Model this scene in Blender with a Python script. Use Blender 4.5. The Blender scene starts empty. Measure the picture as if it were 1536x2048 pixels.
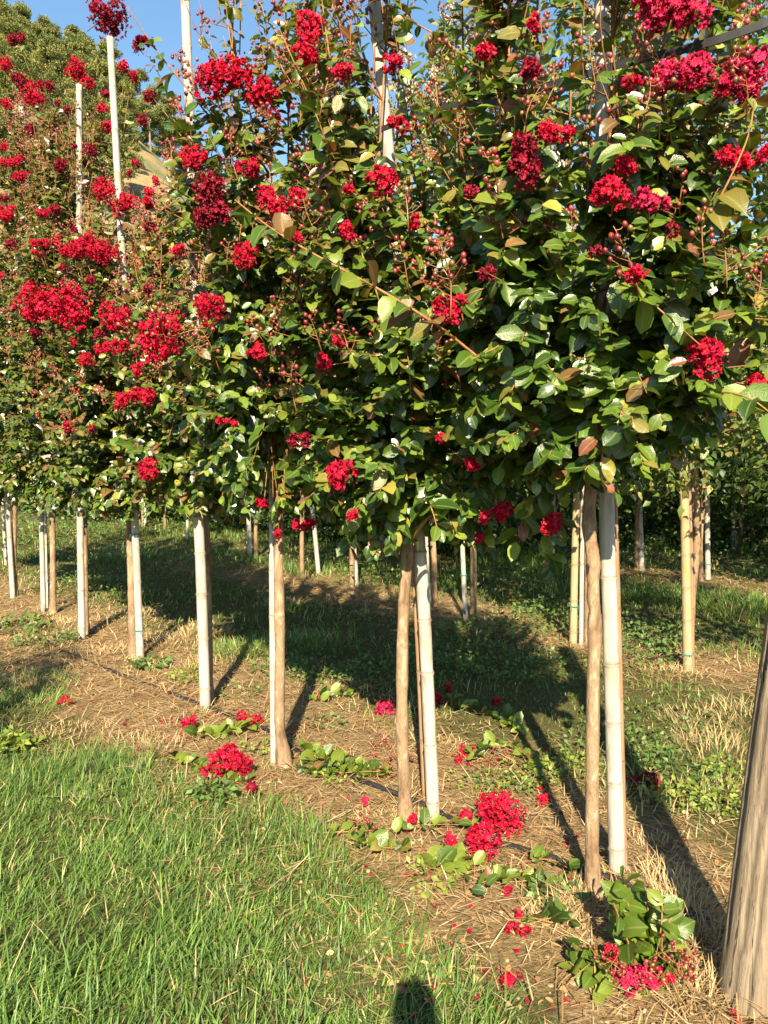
import bpy, math, random
import numpy as np
from mathutils import Vector, Matrix

random.seed(7)
rng = np.random.default_rng(7)
R = math.radians
scene = bpy.context.scene
C = scene.collection

# ------------------------------------------------------------------ camera
F_PX, W_PX, H_PX = 1538.0, 1536.0, 2048.0
CAM_H, PITCH = 1.5, R(3.5)
cam_d = bpy.data.cameras.new('camera')
cam = bpy.data.objects.new('camera', cam_d)
C.objects.link(cam)
cam.location = (0, 0, CAM_H)
cam.rotation_euler = (R(90) - PITCH, 0, 0)
cam_d.sensor_fit = 'VERTICAL'
cam_d.sensor_height = 24.0
cam_d.lens = 24.0 * F_PX / H_PX
cam_d.clip_start = 0.05
cam_d.clip_end = 3000
scene.camera = cam

# ------------------------------------------------------------------ sky and sun
SUN_EL, SUN_AZ = R(34), R(-1.5)
world = bpy.data.worlds.new('World')
scene.world = world
world.use_nodes = True
wn = world.node_tree.nodes
wl = world.node_tree.links
bg = wn['Background']
sky = wn.new('ShaderNodeTexSky')
sky.sky_type = 'NISHITA'
sky.sun_disc = False
sky.sun_elevation = SUN_EL
sky.sun_rotation = R(180) + SUN_AZ
sky.air_density = 1.0
sky.dust_density = 0.4
sky.ozone_density = 1.2
hsv = wn.new('ShaderNodeMix')
hsv.data_type = 'RGBA'
hsv.blend_type = 'MULTIPLY'
hsv.inputs[0].default_value = 1.0
hsv.inputs[7].default_value = (0.88, 1.06, 1.08, 1)
wl.new(sky.outputs[0], hsv.inputs[6])
wl.new(hsv.outputs[2], bg.inputs[0])
bg.inputs[1].default_value = 0.066
sun_d = bpy.data.lights.new('sun', 'SUN')
sun = bpy.data.objects.new('sun', sun_d)
C.objects.link(sun)
sun_d.energy = 5.0
sun_d.angle = R(0.53)
sun_d.color = (1.0, 0.85, 0.60)
sun.rotation_euler = (R(90) - SUN_EL, 0, SUN_AZ)
sun.location = (0, -20, 20)
SUNV = np.array([0.0, -math.cos(SUN_EL), math.sin(SUN_EL)])
scene.view_settings.view_transform = 'Standard'
scene.view_settings.look = 'None'
scene.view_settings.gamma = 1.0
scene.view_settings.exposure = 1.8
scene.view_settings.use_curve_mapping = False
scene.cycles.max_bounces = 4
scene.cycles.diffuse_bounces = 2
scene.cycles.transmission_bounces = 2
scene.cycles.use_adaptive_sampling = True


# ------------------------------------------------------------------ picture geometry: where a sight line meets the place
def ray(px, py):
    u, v = (px - W_PX / 2) / F_PX, -(py - H_PX / 2) / F_PX
    return np.array([u, math.cos(PITCH) + v * math.sin(PITCH), -math.sin(PITCH) + v * math.cos(PITCH)])


def ground(px, py):
    r = ray(px, py)
    return np.array([0, 0, CAM_H]) + r * (CAM_H / -r[2])


def at(px, py, Y):
    r = ray(px, py)
    return np.array([0, 0, CAM_H]) + r * (Y / r[1])


def project(P):
    P = np.atleast_2d(P) - np.array([0, 0, CAM_H])
    d = P[:, 1] * math.cos(PITCH) - P[:, 2] * math.sin(PITCH)
    v = P[:, 1] * math.sin(PITCH) + P[:, 2] * math.cos(PITCH)
    dd = np.maximum(d, 1e-3)
    return P[:, 0] / dd * F_PX + W_PX / 2, H_PX / 2 - v / dd * F_PX, d


ROW_DIR = np.array([-0.66, 0.751])
ROW_N = np.array([0.751, 0.66])


def gh(x, y):
    x, y = np.asarray(x, float), np.asarray(y, float)
    near = np.clip(1.3 - np.hypot(x, y - 4) / 25, 0, 1)
    return near * (0.010 * np.sin(2.3 * x + 1.7 * y) + 0.008 * np.sin(5.1 * x - 3.3 * y + 1) + 0.006 * np.sin(9.7 * x + 7.9 * y + 2)
                   + 0.004 * np.sin(17 * x - 21 * y))


# ------------------------------------------------------------------ mesh helpers
def unit(v):
    v = np.asarray(v, float)
    n = np.linalg.norm(v, axis=-1, keepdims=True)
    return v / np.maximum(n, 1e-9)


def mesh_np(name, V, F, mat=None, smooth=True, tint=None, vein=None):
    """V n*3, F m*k (quads or triangles)."""
    V = np.ascontiguousarray(V, dtype=np.float32)
    F = np.ascontiguousarray(F, dtype=np.int32)
    me = bpy.data.meshes.new(name)
    n, (m, k) = len(V), F.shape
    me.vertices.add(n)
    me.vertices.foreach_set('co', V.ravel())
    me.loops.add(m * k)
    me.loops.foreach_set('vertex_index', F.ravel())
    me.polygons.add(m)
    me.polygons.foreach_set('loop_start', np.arange(0, m * k, k, dtype=np.int32))
    me.polygons.foreach_set('use_smooth', np.full(m, smooth, dtype=bool))
    if tint is not None:
        a = me.attributes.new('tint', 'FLOAT_COLOR', 'POINT')
        t = np.ones((n, 4), np.float32)
        t[:, :3] = tint
        a.data.foreach_set('color', t.ravel())
    if vein is not None:
        a = me.attributes.new('vein', 'FLOAT', 'POINT')
        a.data.foreach_set('value', np.ascontiguousarray(vein, np.float32))
    me.update(calc_edges=True)
    if mat:
        me.materials.append(mat)
    return me


class Acc:
    """collects quads with a colour per vertex."""
    def __init__(s):
        s.V, s.F, s.T, s.n = [], [], [], 0

    def add(s, V, F, T=(0.5, 0.5, 0.5)):
        V = np.asarray(V, float)
        s.V.append(V)
        s.F.append(np.asarray(F, int) + s.n)
        T = np.asarray(T, float)
        s.T.append(np.broadcast_to(T, (len(V), 3)))
        s.n += len(V)

    def mesh(s, name, mat, smooth=True, off=None):
        V = np.concatenate(s.V)
        if off is not None:
            V = V - np.asarray(off)
        return mesh_np(name, V, np.concatenate(s.F), mat, smooth, np.concatenate(s.T))


def link(name, data, parent=None, loc=None):
    o = bpy.data.objects.new(name, data)
    C.objects.link(o)
    if parent is not None:
        o.parent = parent
    if loc is not None:
        o.location = [float(c) for c in loc]
    return o


def tag(o, label=None, cat=None, group=None, kind=None):
    for k, v in (('label', label), ('category', cat), ('group', group), ('kind', kind)):
        if v:
            o[k] = v
    return o


def thing(name, loc, label, cat, group=None):
    o = link(name, None, None, loc)
    o.empty_display_size = 0.1
    return tag(o, label, cat, group)


def smooth_path(P, n):
    """Catmull-Rom through P, n points."""
    P = np.asarray(P, float)
    Q = np.vstack([2 * P[0] - P[1], P, 2 * P[-1] - P[-2]])
    m = len(P) - 1
    out = []
    for s in np.linspace(0, m, n):
        i = min(int(s), m - 1)
        t = s - i
        a, b, c, d = Q[i], Q[i + 1], Q[i + 2], Q[i + 3]
        out.append(0.5 * ((2 * b) + (c - a) * t + (2 * a - 5 * b + 4 * c - d) * t * t + (3 * b - a - 3 * c + d) * t ** 3))
    return np.array(out)


def tube(P, rad, k=6, cap=True, wob=0.0):
    P = np.asarray(P, float)
    n = len(P)
    rad = np.broadcast_to(np.asarray(rad, float), (n,))
    T = unit(np.gradient(P, axis=0))
    ref = np.array([0.31, 0.93, 0.2]) if abs(T[0][2]) > 0.6 else np.array([0.1, 0.1, 1.0])
    S = unit(np.cross(T, ref))
    B = np.cross(S, T)
    a = np.linspace(0, 2 * math.pi, k, endpoint=False)
    rr = rad[:, None] * np.ones((1, k))
    if wob:
        rr = rr * (1 + wob * rng.normal(size=(n, k)))
    V = P[:, None, :] + rr[..., None] * (np.cos(a)[None, :, None] * S[:, None, :] + np.sin(a)[None, :, None] * B[:, None, :])
    V = V.reshape(-1, 3)
    F = []
    for i in range(n - 1):
        for j in range(k):
            j2 = (j + 1) % k
            F.append((i * k + j, i * k + j2, (i + 1) * k + j2, (i + 1) * k + j))
    if cap:
        base = len(V)
        V = np.vstack([V, P[:1] - T[:1] * rad[0] * .15, P[-1:] + T[-1:] * rad[-1] * 0.15])
        for j in range(0, k, 2):
            F.append((base, (j + 2) % k, j + 1, j))
            o = (n - 1) * k
            F.append((base + 1, o + j, o + j + 1, o + (j + 2) % k))
    return V, np.array(F)


# ------------------------------------------------------------------ materials
def mat_new(name):
    m = bpy.data.materials.new(name)
    m.use_nodes = True
    nt = m.node_tree
    return m, nt, nt.nodes, nt.links, nt.nodes['Principled BSDF']


def nd(nodes, typ, **kw):
    x = nodes.new(typ)
    for k, v in kw.items():
        if k.startswith('i_'):
            x.inputs[k[2:]].default_value = v
        else:
            setattr(x, k, v)
    return x


def mix_rgb(nodes, links, fac, a, b, mode='MIX'):
    x = nodes.new('ShaderNodeMix')
    x.data_type = 'RGBA'
    x.blend_type = mode
    for sock, val in ((x.inputs['Factor'], fac), (x.inputs['A'], a), (x.inputs['B'], b)):
        pass
    for s, v in ((0, fac), (6, a), (7, b)):
        if hasattr(v, 'is_output') or hasattr(v, 'links'):
            links.new(v, x.inputs[s])
        else:
            x.inputs[s].default_value = v if s == 0 else (*v, 1)[:4]
    return x.outputs[2]


def ramp(nodes, links, src, stops):
    r = nodes.new('ShaderNodeValToRGB')
    e = r.color_ramp.elements
    while len(e) < len(stops):
        e.new(0.5)
    for q, (p, c) in zip(e, stops):
        q.position = p
        q.color = (*c, 1) if len(c) == 3 else c
    links.new(src, r.inputs[0])
    return r.outputs[0]


def noise(nodes, links, vec, scale, detail=3, rough=0.55, dist=0.0):
    x = nodes.new('ShaderNodeTexNoise')
    x.inputs['Scale'].default_value = scale
    x.inputs['Detail'].default_value = detail
    x.inputs['Roughness'].default_value = rough
    x.inputs['Distortion'].default_value = dist
    if vec is not None:
        links.new(vec, x.inputs['Vector'])
    return x.outputs[0]


def mapping(nodes, links, vec, scale=(1, 1, 1), rot=(0, 0, 0)):
    x = nodes.new('ShaderNodeMapping')
    x.inputs['Scale'].default_value = scale
    x.inputs['Rotation'].default_value = rot
    links.new(vec, x.inputs['Vector'])
    return x.outputs[0]


def bump(nodes, links, h, strength, dist, bsdf):
    b = nodes.new('ShaderNodeBump')
    b.inputs['Strength'].default_value = strength
    b.inputs['Distance'].default_value = dist
    links.new(h, b.inputs['Height'])
    links.new(b.outputs[0], bsdf.inputs['Normal'])


def foliage_mat(name, rough=0.38, trans=0.3, spec=0.5, vein=True, warm=(1.25, 1.35, 0.45)):
    m, nt, N, L, b = mat_new(name)
    at_ = nd(N, 'ShaderNodeAttribute', attribute_name='tint')
    col = at_.outputs['Color']
    tc = N.new('ShaderNodeTexCoord').outputs['Object']
    nz = noise(N, L, tc, 60, 2) if vein else None
    if vein:
        col = mix_rgb(N, L, 0.35, col, ramp(N, L, nz, [(0.3, (0.55, 0.55, 0.55)), (0.7, (1.4, 1.4, 1.4))]), 'MULTIPLY')
    if vein:
        v = nd(N, 'ShaderNodeAttribute', attribute_name='vein')
        mr = nd(N, 'ShaderNodeMapRange')
        mr.inputs['From Min'].default_value = 0.86
        mr.inputs['From Max'].default_value = 0.97
        mr.inputs['To Max'].default_value = 0.55
        L.new(v.outputs['Fac'], mr.inputs['Value'])
        col = mix_rgb(N, L, mr.outputs[0], col, (0.22, 0.22, 0.09))
    L.new(col, b.inputs['Base Color'])
    if vein:
        bump(N, L, noise(N, L, tc, 25, 3), 0.2, 0.02, b)
    b.inputs['Roughness'].default_value = rough
    b.inputs['Specular IOR Level'].default_value = spec
    tr = N.new('ShaderNodeBsdfTranslucent')
    tcol = mix_rgb(N, L, 1.0, col, warm, 'MULTIPLY')
    L.new(tcol, tr.inputs['Color'])
    mx = N.new('ShaderNodeMixShader')
    mx.inputs[0].default_value = trans
    L.new(b.outputs[0], mx.inputs[1])
    L.new(tr.outputs[0], mx.inputs[2])
    L.new(mx.outputs[0], N['Material Output'].inputs[0])
    return m


M = {}
M['leaf'] = foliage_mat('leaf_green', 0.31, 0.25, 0.6)
M['far_leaf'] = foliage_mat('far_leaf', 0.5, 0.25, 0.4, vein=False)
M['grass'] = foliage_mat('grass_blade', 0.5, 0.3, 0.35, vein=False)
M['straw'] = foliage_mat('dry_straw', 0.7, 0.1, 0.2, vein=False, warm=(1.1, 0.9, 0.6))
M['petal'] = foliage_mat('red_petal', 0.6, 0.3, 0.2, vein=False, warm=(1.3, 0.6, 0.6))
M['bud'] = foliage_mat('bud', 0.38, 0.0, 0.5, vein=False)
M['pine'] = foliage_mat('pine_needles', 0.7, 0.15, 0.2, vein=False)


def bark_mat(name, c0, c1, c2, sz=18, bs=0.5):
    m, nt, N, L, b = mat_new(name)
    tc = N.new('ShaderNodeTexCoord').outputs['Object']
    v1 = mapping(N, L, tc, (1, 1, 0.35))
    n1 = noise(N, L, v1, sz, 4, 0.6, 0.6)
    n2 = noise(N, L, mapping(N, L, tc, (1, 1, 0.4)), 130, 4)
    n3 = noise(N, L, tc, 7, 2)
    col = ramp(N, L, n1, [(0.36, c0), (0.47, c1), (0.56, c1), (0.62, c2)])
    col = mix_rgb(N, L, 0.55, col, ramp(N, L, n2, [(0.3, (0.55, 0.52, 0.5)), (0.7, (1.2, 1.2, 1.2))]), 'MULTIPLY')
    col = mix_rgb(N, L, 0.5, col, ramp(N, L, n3, [(0.3, (0.6, 0.58, 0.55)), (0.65, (1.2, 1.2, 1.2))]), 'MULTIPLY')
    L.new(col, b.inputs['Base Color'])
    b.inputs['Roughness'].default_value = 0.8
    b.inputs['Specular IOR Level'].default_value = 0.2
    h = mix_rgb(N, L, 0.5, n1, n2)
    bump(N, L, h, bs, 0.008, b)
    return m


M['bark'] = bark_mat('smooth_tan_bark', (0.14, 0.088, 0.05), (0.235, 0.16, 0.098), (0.33, 0.25, 0.17), 22, 0.9)
M['shoot'] = bark_mat('young_shoot', (0.15, 0.065, 0.03), (0.25, 0.125, 0.05), (0.32, 0.18, 0.08), 25, 0.2)
M['pine_bark'] = bark_mat('pine_bark', (0.1, 0.075, 0.05), (0.2, 0.15, 0.11), (0.3, 0.25, 0.2), 3)


def cane_mat(name, c0, c1, stain):
    m, nt, N, L, b = mat_new(name)
    tc = N.new('ShaderNodeTexCoord').outputs['Object']
    n1 = noise(N, L, mapping(N, L, tc, (1, 1, 0.05)), 70, 4, 0.65)
    n2 = noise(N, L, tc, 5.0, 4, 0.6)
    n3 = noise(N, L, mapping(N, L, tc, (1, 1, 0.25)), 28, 4, 0.7)
    col = ramp(N, L, n1, [(0.3, c0), (0.62, c1)])
    col = mix_rgb(N, L, ramp(N, L, n2, [(0.52, (0, 0, 0)), (0.68, (0.75,) * 3)]), col, stain)
    col = mix_rgb(N, L, ramp(N, L, n3, [(0.53, (0, 0, 0)), (0.68, (0.7,) * 3)]), col, (0.20, 0.17, 0.15))
    at_ = nd(N, 'ShaderNodeAttribute', attribute_name='tint')
    col = mix_rgb(N, L, 1.0, col, at_.outputs['Color'], 'MULTIPLY')
    L.new(col, b.inputs['Base Color'])
    b.inputs['Roughness'].default_value = 0.6
    b.inputs['Specular IOR Level'].default_value = 0.3
    bump(N, L, n1, 0.35, 0.003, b)
    return m


M['cane_white'] = cane_mat('weathered_bamboo', (0.26, 0.235, 0.205), (0.39, 0.36, 0.32), (0.31, 0.235, 0.14))
M['cane_brown'] = cane_mat('brown_bamboo', (0.16, 0.09, 0.05), (0.26, 0.16, 0.09), (0.18, 0.09, 0.05))
M['cane_yellow'] = cane_mat('yellow_bamboo', (0.23, 0.18, 0.10), (0.33, 0.27, 0.16), (0.33, 0.215, 0.04))


def plain_mat(name, col, rough=0.6, var=0.3, scale=30):
    m, nt, N, L, b = mat_new(name)
    tc = N.new('ShaderNodeTexCoord').outputs['Object']
    n1 = noise(N, L, tc, scale, 4)
    c = mix_rgb(N, L, var, col, ramp(N, L, n1, [(0.3, (0.3, 0.3, 0.3)), (0.7, (1.8, 1.8, 1.8))]), 'MULTIPLY')
    x = mix_rgb(N, L, 1.0, c, col, 'MIX')
    L.new(c, b.inputs['Base Color'])
    b.inputs['Roughness'].default_value = rough
    return m


M['twine'] = plain_mat('teal_twine', (0.02, 0.22, 0.17), 0.6)
M['hose'] = plain_mat('black_hose', (0.014, 0.014, 0.016), 0.55)
M['strap'] = plain_mat('black_strap', (0.012, 0.012, 0.014), 0.7)
M['stone'] = plain_mat('soil_clod', (0.27, 0.19, 0.11), 0.9, 0.4)


def post_mat():
    m, nt, N, L, b = mat_new('weathered_post_wood')
    tc = N.new('ShaderNodeTexCoord').outputs['Object']
    g = noise(N, L, mapping(N, L, tc, (1, 1, 0.045)), 120, 6, 0.7, 0.3)
    g2 = noise(N, L, mapping(N, L, tc, (1, 1, 0.03)), 34, 4, 0.6, 0.8)
    big = noise(N, L, tc, 3, 3)
    col = ramp(N, L, g, [(0.3, (0.085, 0.064, 0.044)), (0.46, (0.18, 0.14, 0.095)), (0.7, (0.27, 0.22, 0.16))])
    col = mix_rgb(N, L, ramp(N, L, big, [(0.4, (0, 0, 0)), (0.65, (0.6,) * 3)]), col, (0.16, 0.112, 0.066))
    cr = ramp(N, L, g2, [(0.33, (0.12,) * 3), (0.36, (1, 1, 1))])
    col = mix_rgb(N, L, 0.85, col, cr, 'MULTIPLY')
    at_ = nd(N, 'ShaderNodeAttribute', attribute_name='tint')
    col = mix_rgb(N, L, 1.0, col, at_.outputs['Color'], 'MULTIPLY')
    L.new(col, b.inputs['Base Color'])
    b.inputs['Roughness'].default_value = 0.85
    h = mix_rgb(N, L, 0.5, g, cr)
    bump(N, L, h, 1.0, 0.012, b)
    return m


M['post'] = post_mat()


def ground_mat():
    m, nt, N, L, b = mat_new('soil_straw_and_turf')
    tc = N.new('ShaderNodeTexCoord').outputs['Object']
    # distance across the rows
    dot = nd(N, 'ShaderNodeVectorMath', operation='DOT_PRODUCT')
    dot.inputs[1].default_value = (ROW_N[0], ROW_N[1], 0)
    L.new(tc, dot.inputs[0])
    nz = noise(N, L, tc, 1.6, 4, 0.6)
    ad = nd(N, 'ShaderNodeMath', operation='MULTIPLY_ADD')
    L.new(nz, ad.inputs[0])
    ad.inputs[1].default_value = 1.5
    L.new(dot.outputs['Value'], ad.inputs[2])           # n + 1.5*noise (mean 0.75)
    sub = nd(N, 'ShaderNodeMath', operation='ADD')
    L.new(ad.outputs[0], sub.inputs[0])
    sub.inputs[1].default_value = -0.75 - 2.33 + 1.75 + 35.0
    mod = nd(N, 'ShaderNodeMath', operation='MODULO')
    L.new(sub.outputs[0], mod.inputs[0])
    mod.inputs[1].default_value = 3.5                   # row at 1.75
    df = nd(N, 'ShaderNodeMath', operation='SUBTRACT')
    L.new(mod.outputs[0], df.inputs[0])
    df.inputs[1].default_value = 1.75
    ab = nd(N, 'ShaderNodeMath', operation='ABSOLUTE')
    L.new(df.outputs[0], ab.inputs[0])
    turf = ramp(N, L, ab.outputs[0], [(0.55, (0, 0, 0)), (0.8, (1, 1, 1))])
    far = nd(N, 'ShaderNodeMapRange')
    far.inputs['From Min'].default_value = 6.2
    far.inputs['From Max'].default_value = 7.2
    far.inputs['To Max'].default_value = 0.8
    L.new(dot.outputs['Value'], far.inputs['Value'])
    mxm = nd(N, 'ShaderNodeMath', operation='MAXIMUM')
    L.new(turf, mxm.inputs[0])
    L.new(far.outputs[0], mxm.inputs[1])
    sx = N.new('ShaderNodeSeparateXYZ')
    L.new(tc, sx.inputs[0])
    fy = nd(N, 'ShaderNodeMapRange')
    fy.inputs['From Min'].default_value = 9.5
    fy.inputs['From Max'].default_value = 12.0
    fy.inputs['To Max'].default_value = 0.9
    L.new(sx.outputs['Y'], fy.inputs['Value'])
    mxy = nd(N, 'ShaderNodeMath', operation='MAXIMUM')
    L.new(mxm.outputs[0], mxy.inputs[0])
    L.new(fy.outputs[0], mxy.inputs[1])
    turf = mxy.outputs[0]
    fine = noise(N, L, tc, 55, 5, 0.7)
    med = noise(N, L, tc, 9, 4, 0.65)
    soil = ramp(N, L, fine, [(0.3, (0.12, 0.075, 0.036)), (0.5, (0.26, 0.18, 0.092)), (0.7, (0.38, 0.285, 0.16))])
    soil = mix_rgb(N, L, 0.7, soil, ramp(N, L, med, [(0.3, (0.5, 0.46, 0.42)), (0.65, (1.15, 1.15, 1.15))]), 'MULTIPLY')
    green = ramp(N, L, fine, [(0.3, (0.045, 0.04, 0.016)), (0.5, (0.085, 0.085, 0.03)), (0.72, (0.22, 0.165, 0.075))])
    col = mix_rgb(N, L, turf, soil, green)
    L.new(col, b.inputs['Base Color'])
    b.inputs['Roughness'].default_value = 0.95
    b.inputs['Specular IOR Level'].default_value = 0.1
    h = mix_rgb(N, L, 0.4, fine, med)
    bump(N, L, h, 1.0, 0.05, b)
    return m


M['ground'] = ground_mat()


def hill_mat():
    m, nt, N, L, b = mat_new('dry_grass_hillside')
    tc = N.new('ShaderNodeTexCoord').outputs['Object']
    n1 = noise(N, L, tc, 0.12, 5, 0.6)
    n2 = noise(N, L, tc, 1.2, 4, 0.6)
    dry = ramp(N, L, n2, [(0.3, (0.14, 0.10, 0.042)), (0.6, (0.235, 0.165, 0.075))])
    grn = ramp(N, L, n2, [(0.3, (0.05, 0.06, 0.02)), (0.7, (0.14, 0.14, 0.05))])
    col = mix_rgb(N, L, ramp(N, L, n1, [(0.46, (0, 0, 0)), (0.56, (1, 1, 1))]), dry, grn)
    L.new(col, b.inputs['Base Color'])
    b.inputs['Roughness'].default_value = 0.95
    return m


M['hill'] = hill_mat()

# ------------------------------------------------------------------ ground and hill
gx = np.concatenate([-np.geomspace(900, 9, 16), np.linspace(-8.5, 9, 200), np.geomspace(9.6, 900, 16)])
gy = np.concatenate([-np.geomspace(900, 1.2, 12), np.linspace(-1, 16, 200), np.geomspace(16.6, 1200, 16)])
GX, GY = np.meshgrid(gx, gy)
V = np.stack([GX, GY, gh(GX, GY)], -1).reshape(-1, 3)
nx, ny = len(gx), len(gy)
I = np.arange(nx * ny).reshape(ny, nx)
F = np.stack([I[:-1, :-1], I[:-1, 1:], I[1:, 1:], I[1:, :-1]], -1).reshape(-1, 4)
o = link('ground', mesh_np('ground', V, F, M['ground']))
tag(o, 'sandy nursery soil with straw strips and grassy alleys', None, None, 'structure')


HS = 1.7


def hill_h(x, y):
    x, y = np.asarray(x) / HS, np.asarray(y) / HS
    d = np.hypot(x, y)
    az = np.degrees(np.arctan2(x, y))
    crest = np.interp(az, [-80, -40, -27, -22, -18, -14, -8, 5, 30, 60], [60, 66, 61, 55, 41, 30, 22, 16, 10, 0])
    rise = np.clip((d - 30) * 0.68, -2, None)
    z = np.minimum(rise, crest + 4 * np.sin(d * .09 + az * .2))
    soft = 6.0
    z = -soft * np.log(np.exp(-rise / soft) + np.exp(-crest / soft))
    z = z + 1.2 * np.sin(x * .13 + 1) * np.cos(y * .11) * np.clip((d - 40) / 40, 0, 1)
    fall = np.clip((d - 165) / 120, 0, 1)
    return HS * (z * (1 - fall) - 2.0 * fall - 0.5)


ha = np.radians(np.linspace(-85, 62, 110))
hd = HS * np.concatenate([np.linspace(28, 170, 60), np.linspace(180, 300, 8)])
HA, HD = np.meshgrid(ha, hd)
HX, HY = HD * np.sin(HA), HD * np.cos(HA)
V = np.stack([HX, HY, hill_h(HX, HY)], -1).reshape(-1, 3)
I = np.arange(V.shape[0]).reshape(HA.shape)
F = np.stack([I[:-1, :-1], I[:-1, 1:], I[1:, 1:], I[1:, :-1]], -1).reshape(-1, 4)[:, ::-1]
o = link('hill', mesh_np('hill', V, F, M['hill']))
tag(o, 'dry grass hillside rising behind the nursery rows', None, None, 'structure')


# ------------------------------------------------------------------ leaves
ST = np.array([0.0, 0.22, 0.5, 0.8, 1.0])
WD = np.array([0.06, 0.82, 1.0, 0.74, 0.06])


def leaf_template(stations=ST, widths=WD):
    n = len(stations)
    F = []
    for i in range(n - 1):
        a = i * 3
        F += [(a, a + 1, a + 4, a + 3), (a + 1, a + 2, a + 5, a + 4)]
    return np.array(F)


LEAF_F = leaf_template()


def leaf_verts(pos, d, nrm, Ln, wr, fold, curl, wave, stations=ST, widths=WD):
    """vectorised leaves: all arrays of N."""
    d = unit(d)
    s = unit(np.cross(d, nrm))
    n = np.cross(s, d)
    k = len(stations)
    N = len(pos)
    x = np.zeros((N, k, 3))
    half = 0.5 * wr[:, None] * widths[None]
    x[:, :, 0], x[:, :, 2] = -half, half
    y = np.repeat(stations[None, :, None], N, 0) * np.ones((1, 1, 3))
    z = fold[:, None, None] * np.abs(x) - curl[:, None, None] * (y ** 2)
    z = z + wave[:, None, None] * np.sin(y * 9 + x * 6) * np.abs(x)
    y = y - 0.25 * np.abs(curl)[:, None, None] * y ** 2
    P = pos[:, None, None, :] + Ln[:, None, None, None] * (x[..., None] * s[:, None, None, :] + y[..., None] * d[:, None, None, :] + z[..., None] * n[:, None, None, :])
    return P.reshape(N, k * 3, 3)


def leaves_mesh(name, L_, mat, lod=0, off=(0, 0, 0)):
    """L_: dict of arrays pos,d,n,len,tint"""
    N = len(L_['pos'])
    r = np.random.default_rng(N)
    if lod == 2:
        d = unit(L_['d'])
        sd = unit(np.cross(d, L_['n']))
        l = L_['len'][:, None]
        p = L_['pos']
        P = np.stack([p, p + d * l * .5 - sd * l * r.uniform(.2, .34, (N, 1)), p + d * l, p + d * l * .5 + sd * l * r.uniform(.2, .34, (N, 1))], 1)
        return mesh_np(name, P.reshape(-1, 3) - np.asarray(off), np.arange(4 * N).reshape(N, 4), mat, False, np.repeat(L_['tint'], 4, 0))
    if lod == 0:
        st, wd, F0 = ST, WD, LEAF_F
    else:
        st, wd = np.array([0.0, 0.45, 1.0]), np.array([0.08, 1.0, 0.04])
        F0 = leaf_template(st, wd)
    P = leaf_verts(L_['pos'], L_['d'], L_['n'], L_['len'], r.uniform(.54, .70, N), r.uniform(.1, .5, N), r.uniform(-.1, .45, N), r.uniform(-.25, .25, N), st, wd)
    k = P.shape[1]
    Fs = (F0[None] + (np.arange(N) * k)[:, None, None]).reshape(-1, 4)
    tint = np.repeat(L_['tint'], k, 0)
    vein = np.tile(np.tile([0.0, 1.0, 0.0], k // 3), N)
    return mesh_np(name, P.reshape(-1, 3) - np.asarray(off), Fs, mat, True, tint, vein)


LEAF_COLS = np.array([
    (0.026, 0.060, 0.008), (0.050, 0.095, 0.011), (0.082, 0.134, 0.015), (0.140, 0.188, 0.024),   # dark to light green
    (0.135, 0.118, 0.022), (0.145, 0.080, 0.028), (0.165, 0.058, 0.028), (0.26, 0.23, 0.04)])   # olive, bronze, red-brown, yellow
N_SHAPES = 8
LEAF_ME = {}
for ci, col in enumerate(LEAF_COLS):
    for si in range(N_SHAPES):
        r1 = np.random.default_rng(si * 31 + 5)
        P = leaf_verts(np.zeros((1, 3)), np.array([[0, 1., 0]]), np.array([[0, 0, 1.]]), np.ones(1), np.array([r1.uniform(.54, .70)]), np.array([r1.uniform(.1, .6)]),
                       np.array([[.02, .14, .25, .36, .08, .5, -.15, .3][si]]), np.array([r1.uniform(-.28, .28)]))[0]
        LEAF_ME[ci, si] = mesh_np('leaf_blade', P, LEAF_F, M['leaf'], True, np.tile(col, (len(P), 1)), np.tile([0., 1., 0.], len(P) // 3))


def leaf_objects(L_, idx, parent, off):
    for i in idx:
        d = unit(L_['d'][i])
        s = unit(np.cross(d, L_['n'][i]))
        n = np.cross(s, d)
        l = L_['len'][i]
        p = L_['pos'][i] - off
        o = bpy.data.objects.new('leaf', LEAF_ME[int(L_['ci'][i]), int(rng.integers(N_SHAPES))])
        C.objects.link(o)
        o.parent = parent
        m = np.eye(4)
        m[:3, 0], m[:3, 1], m[:3, 2], m[:3, 3] = s * l, d * l, n * l, p
        o.matrix_basis = Matrix(m.tolist())


def cat_leaves(lst):
    return {k: np.concatenate([l[k] for l in lst]) for k in lst[0]}


def sub_leaves(L_, mask):
    return {k: v[mask] for k, v in L_.items()}


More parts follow.
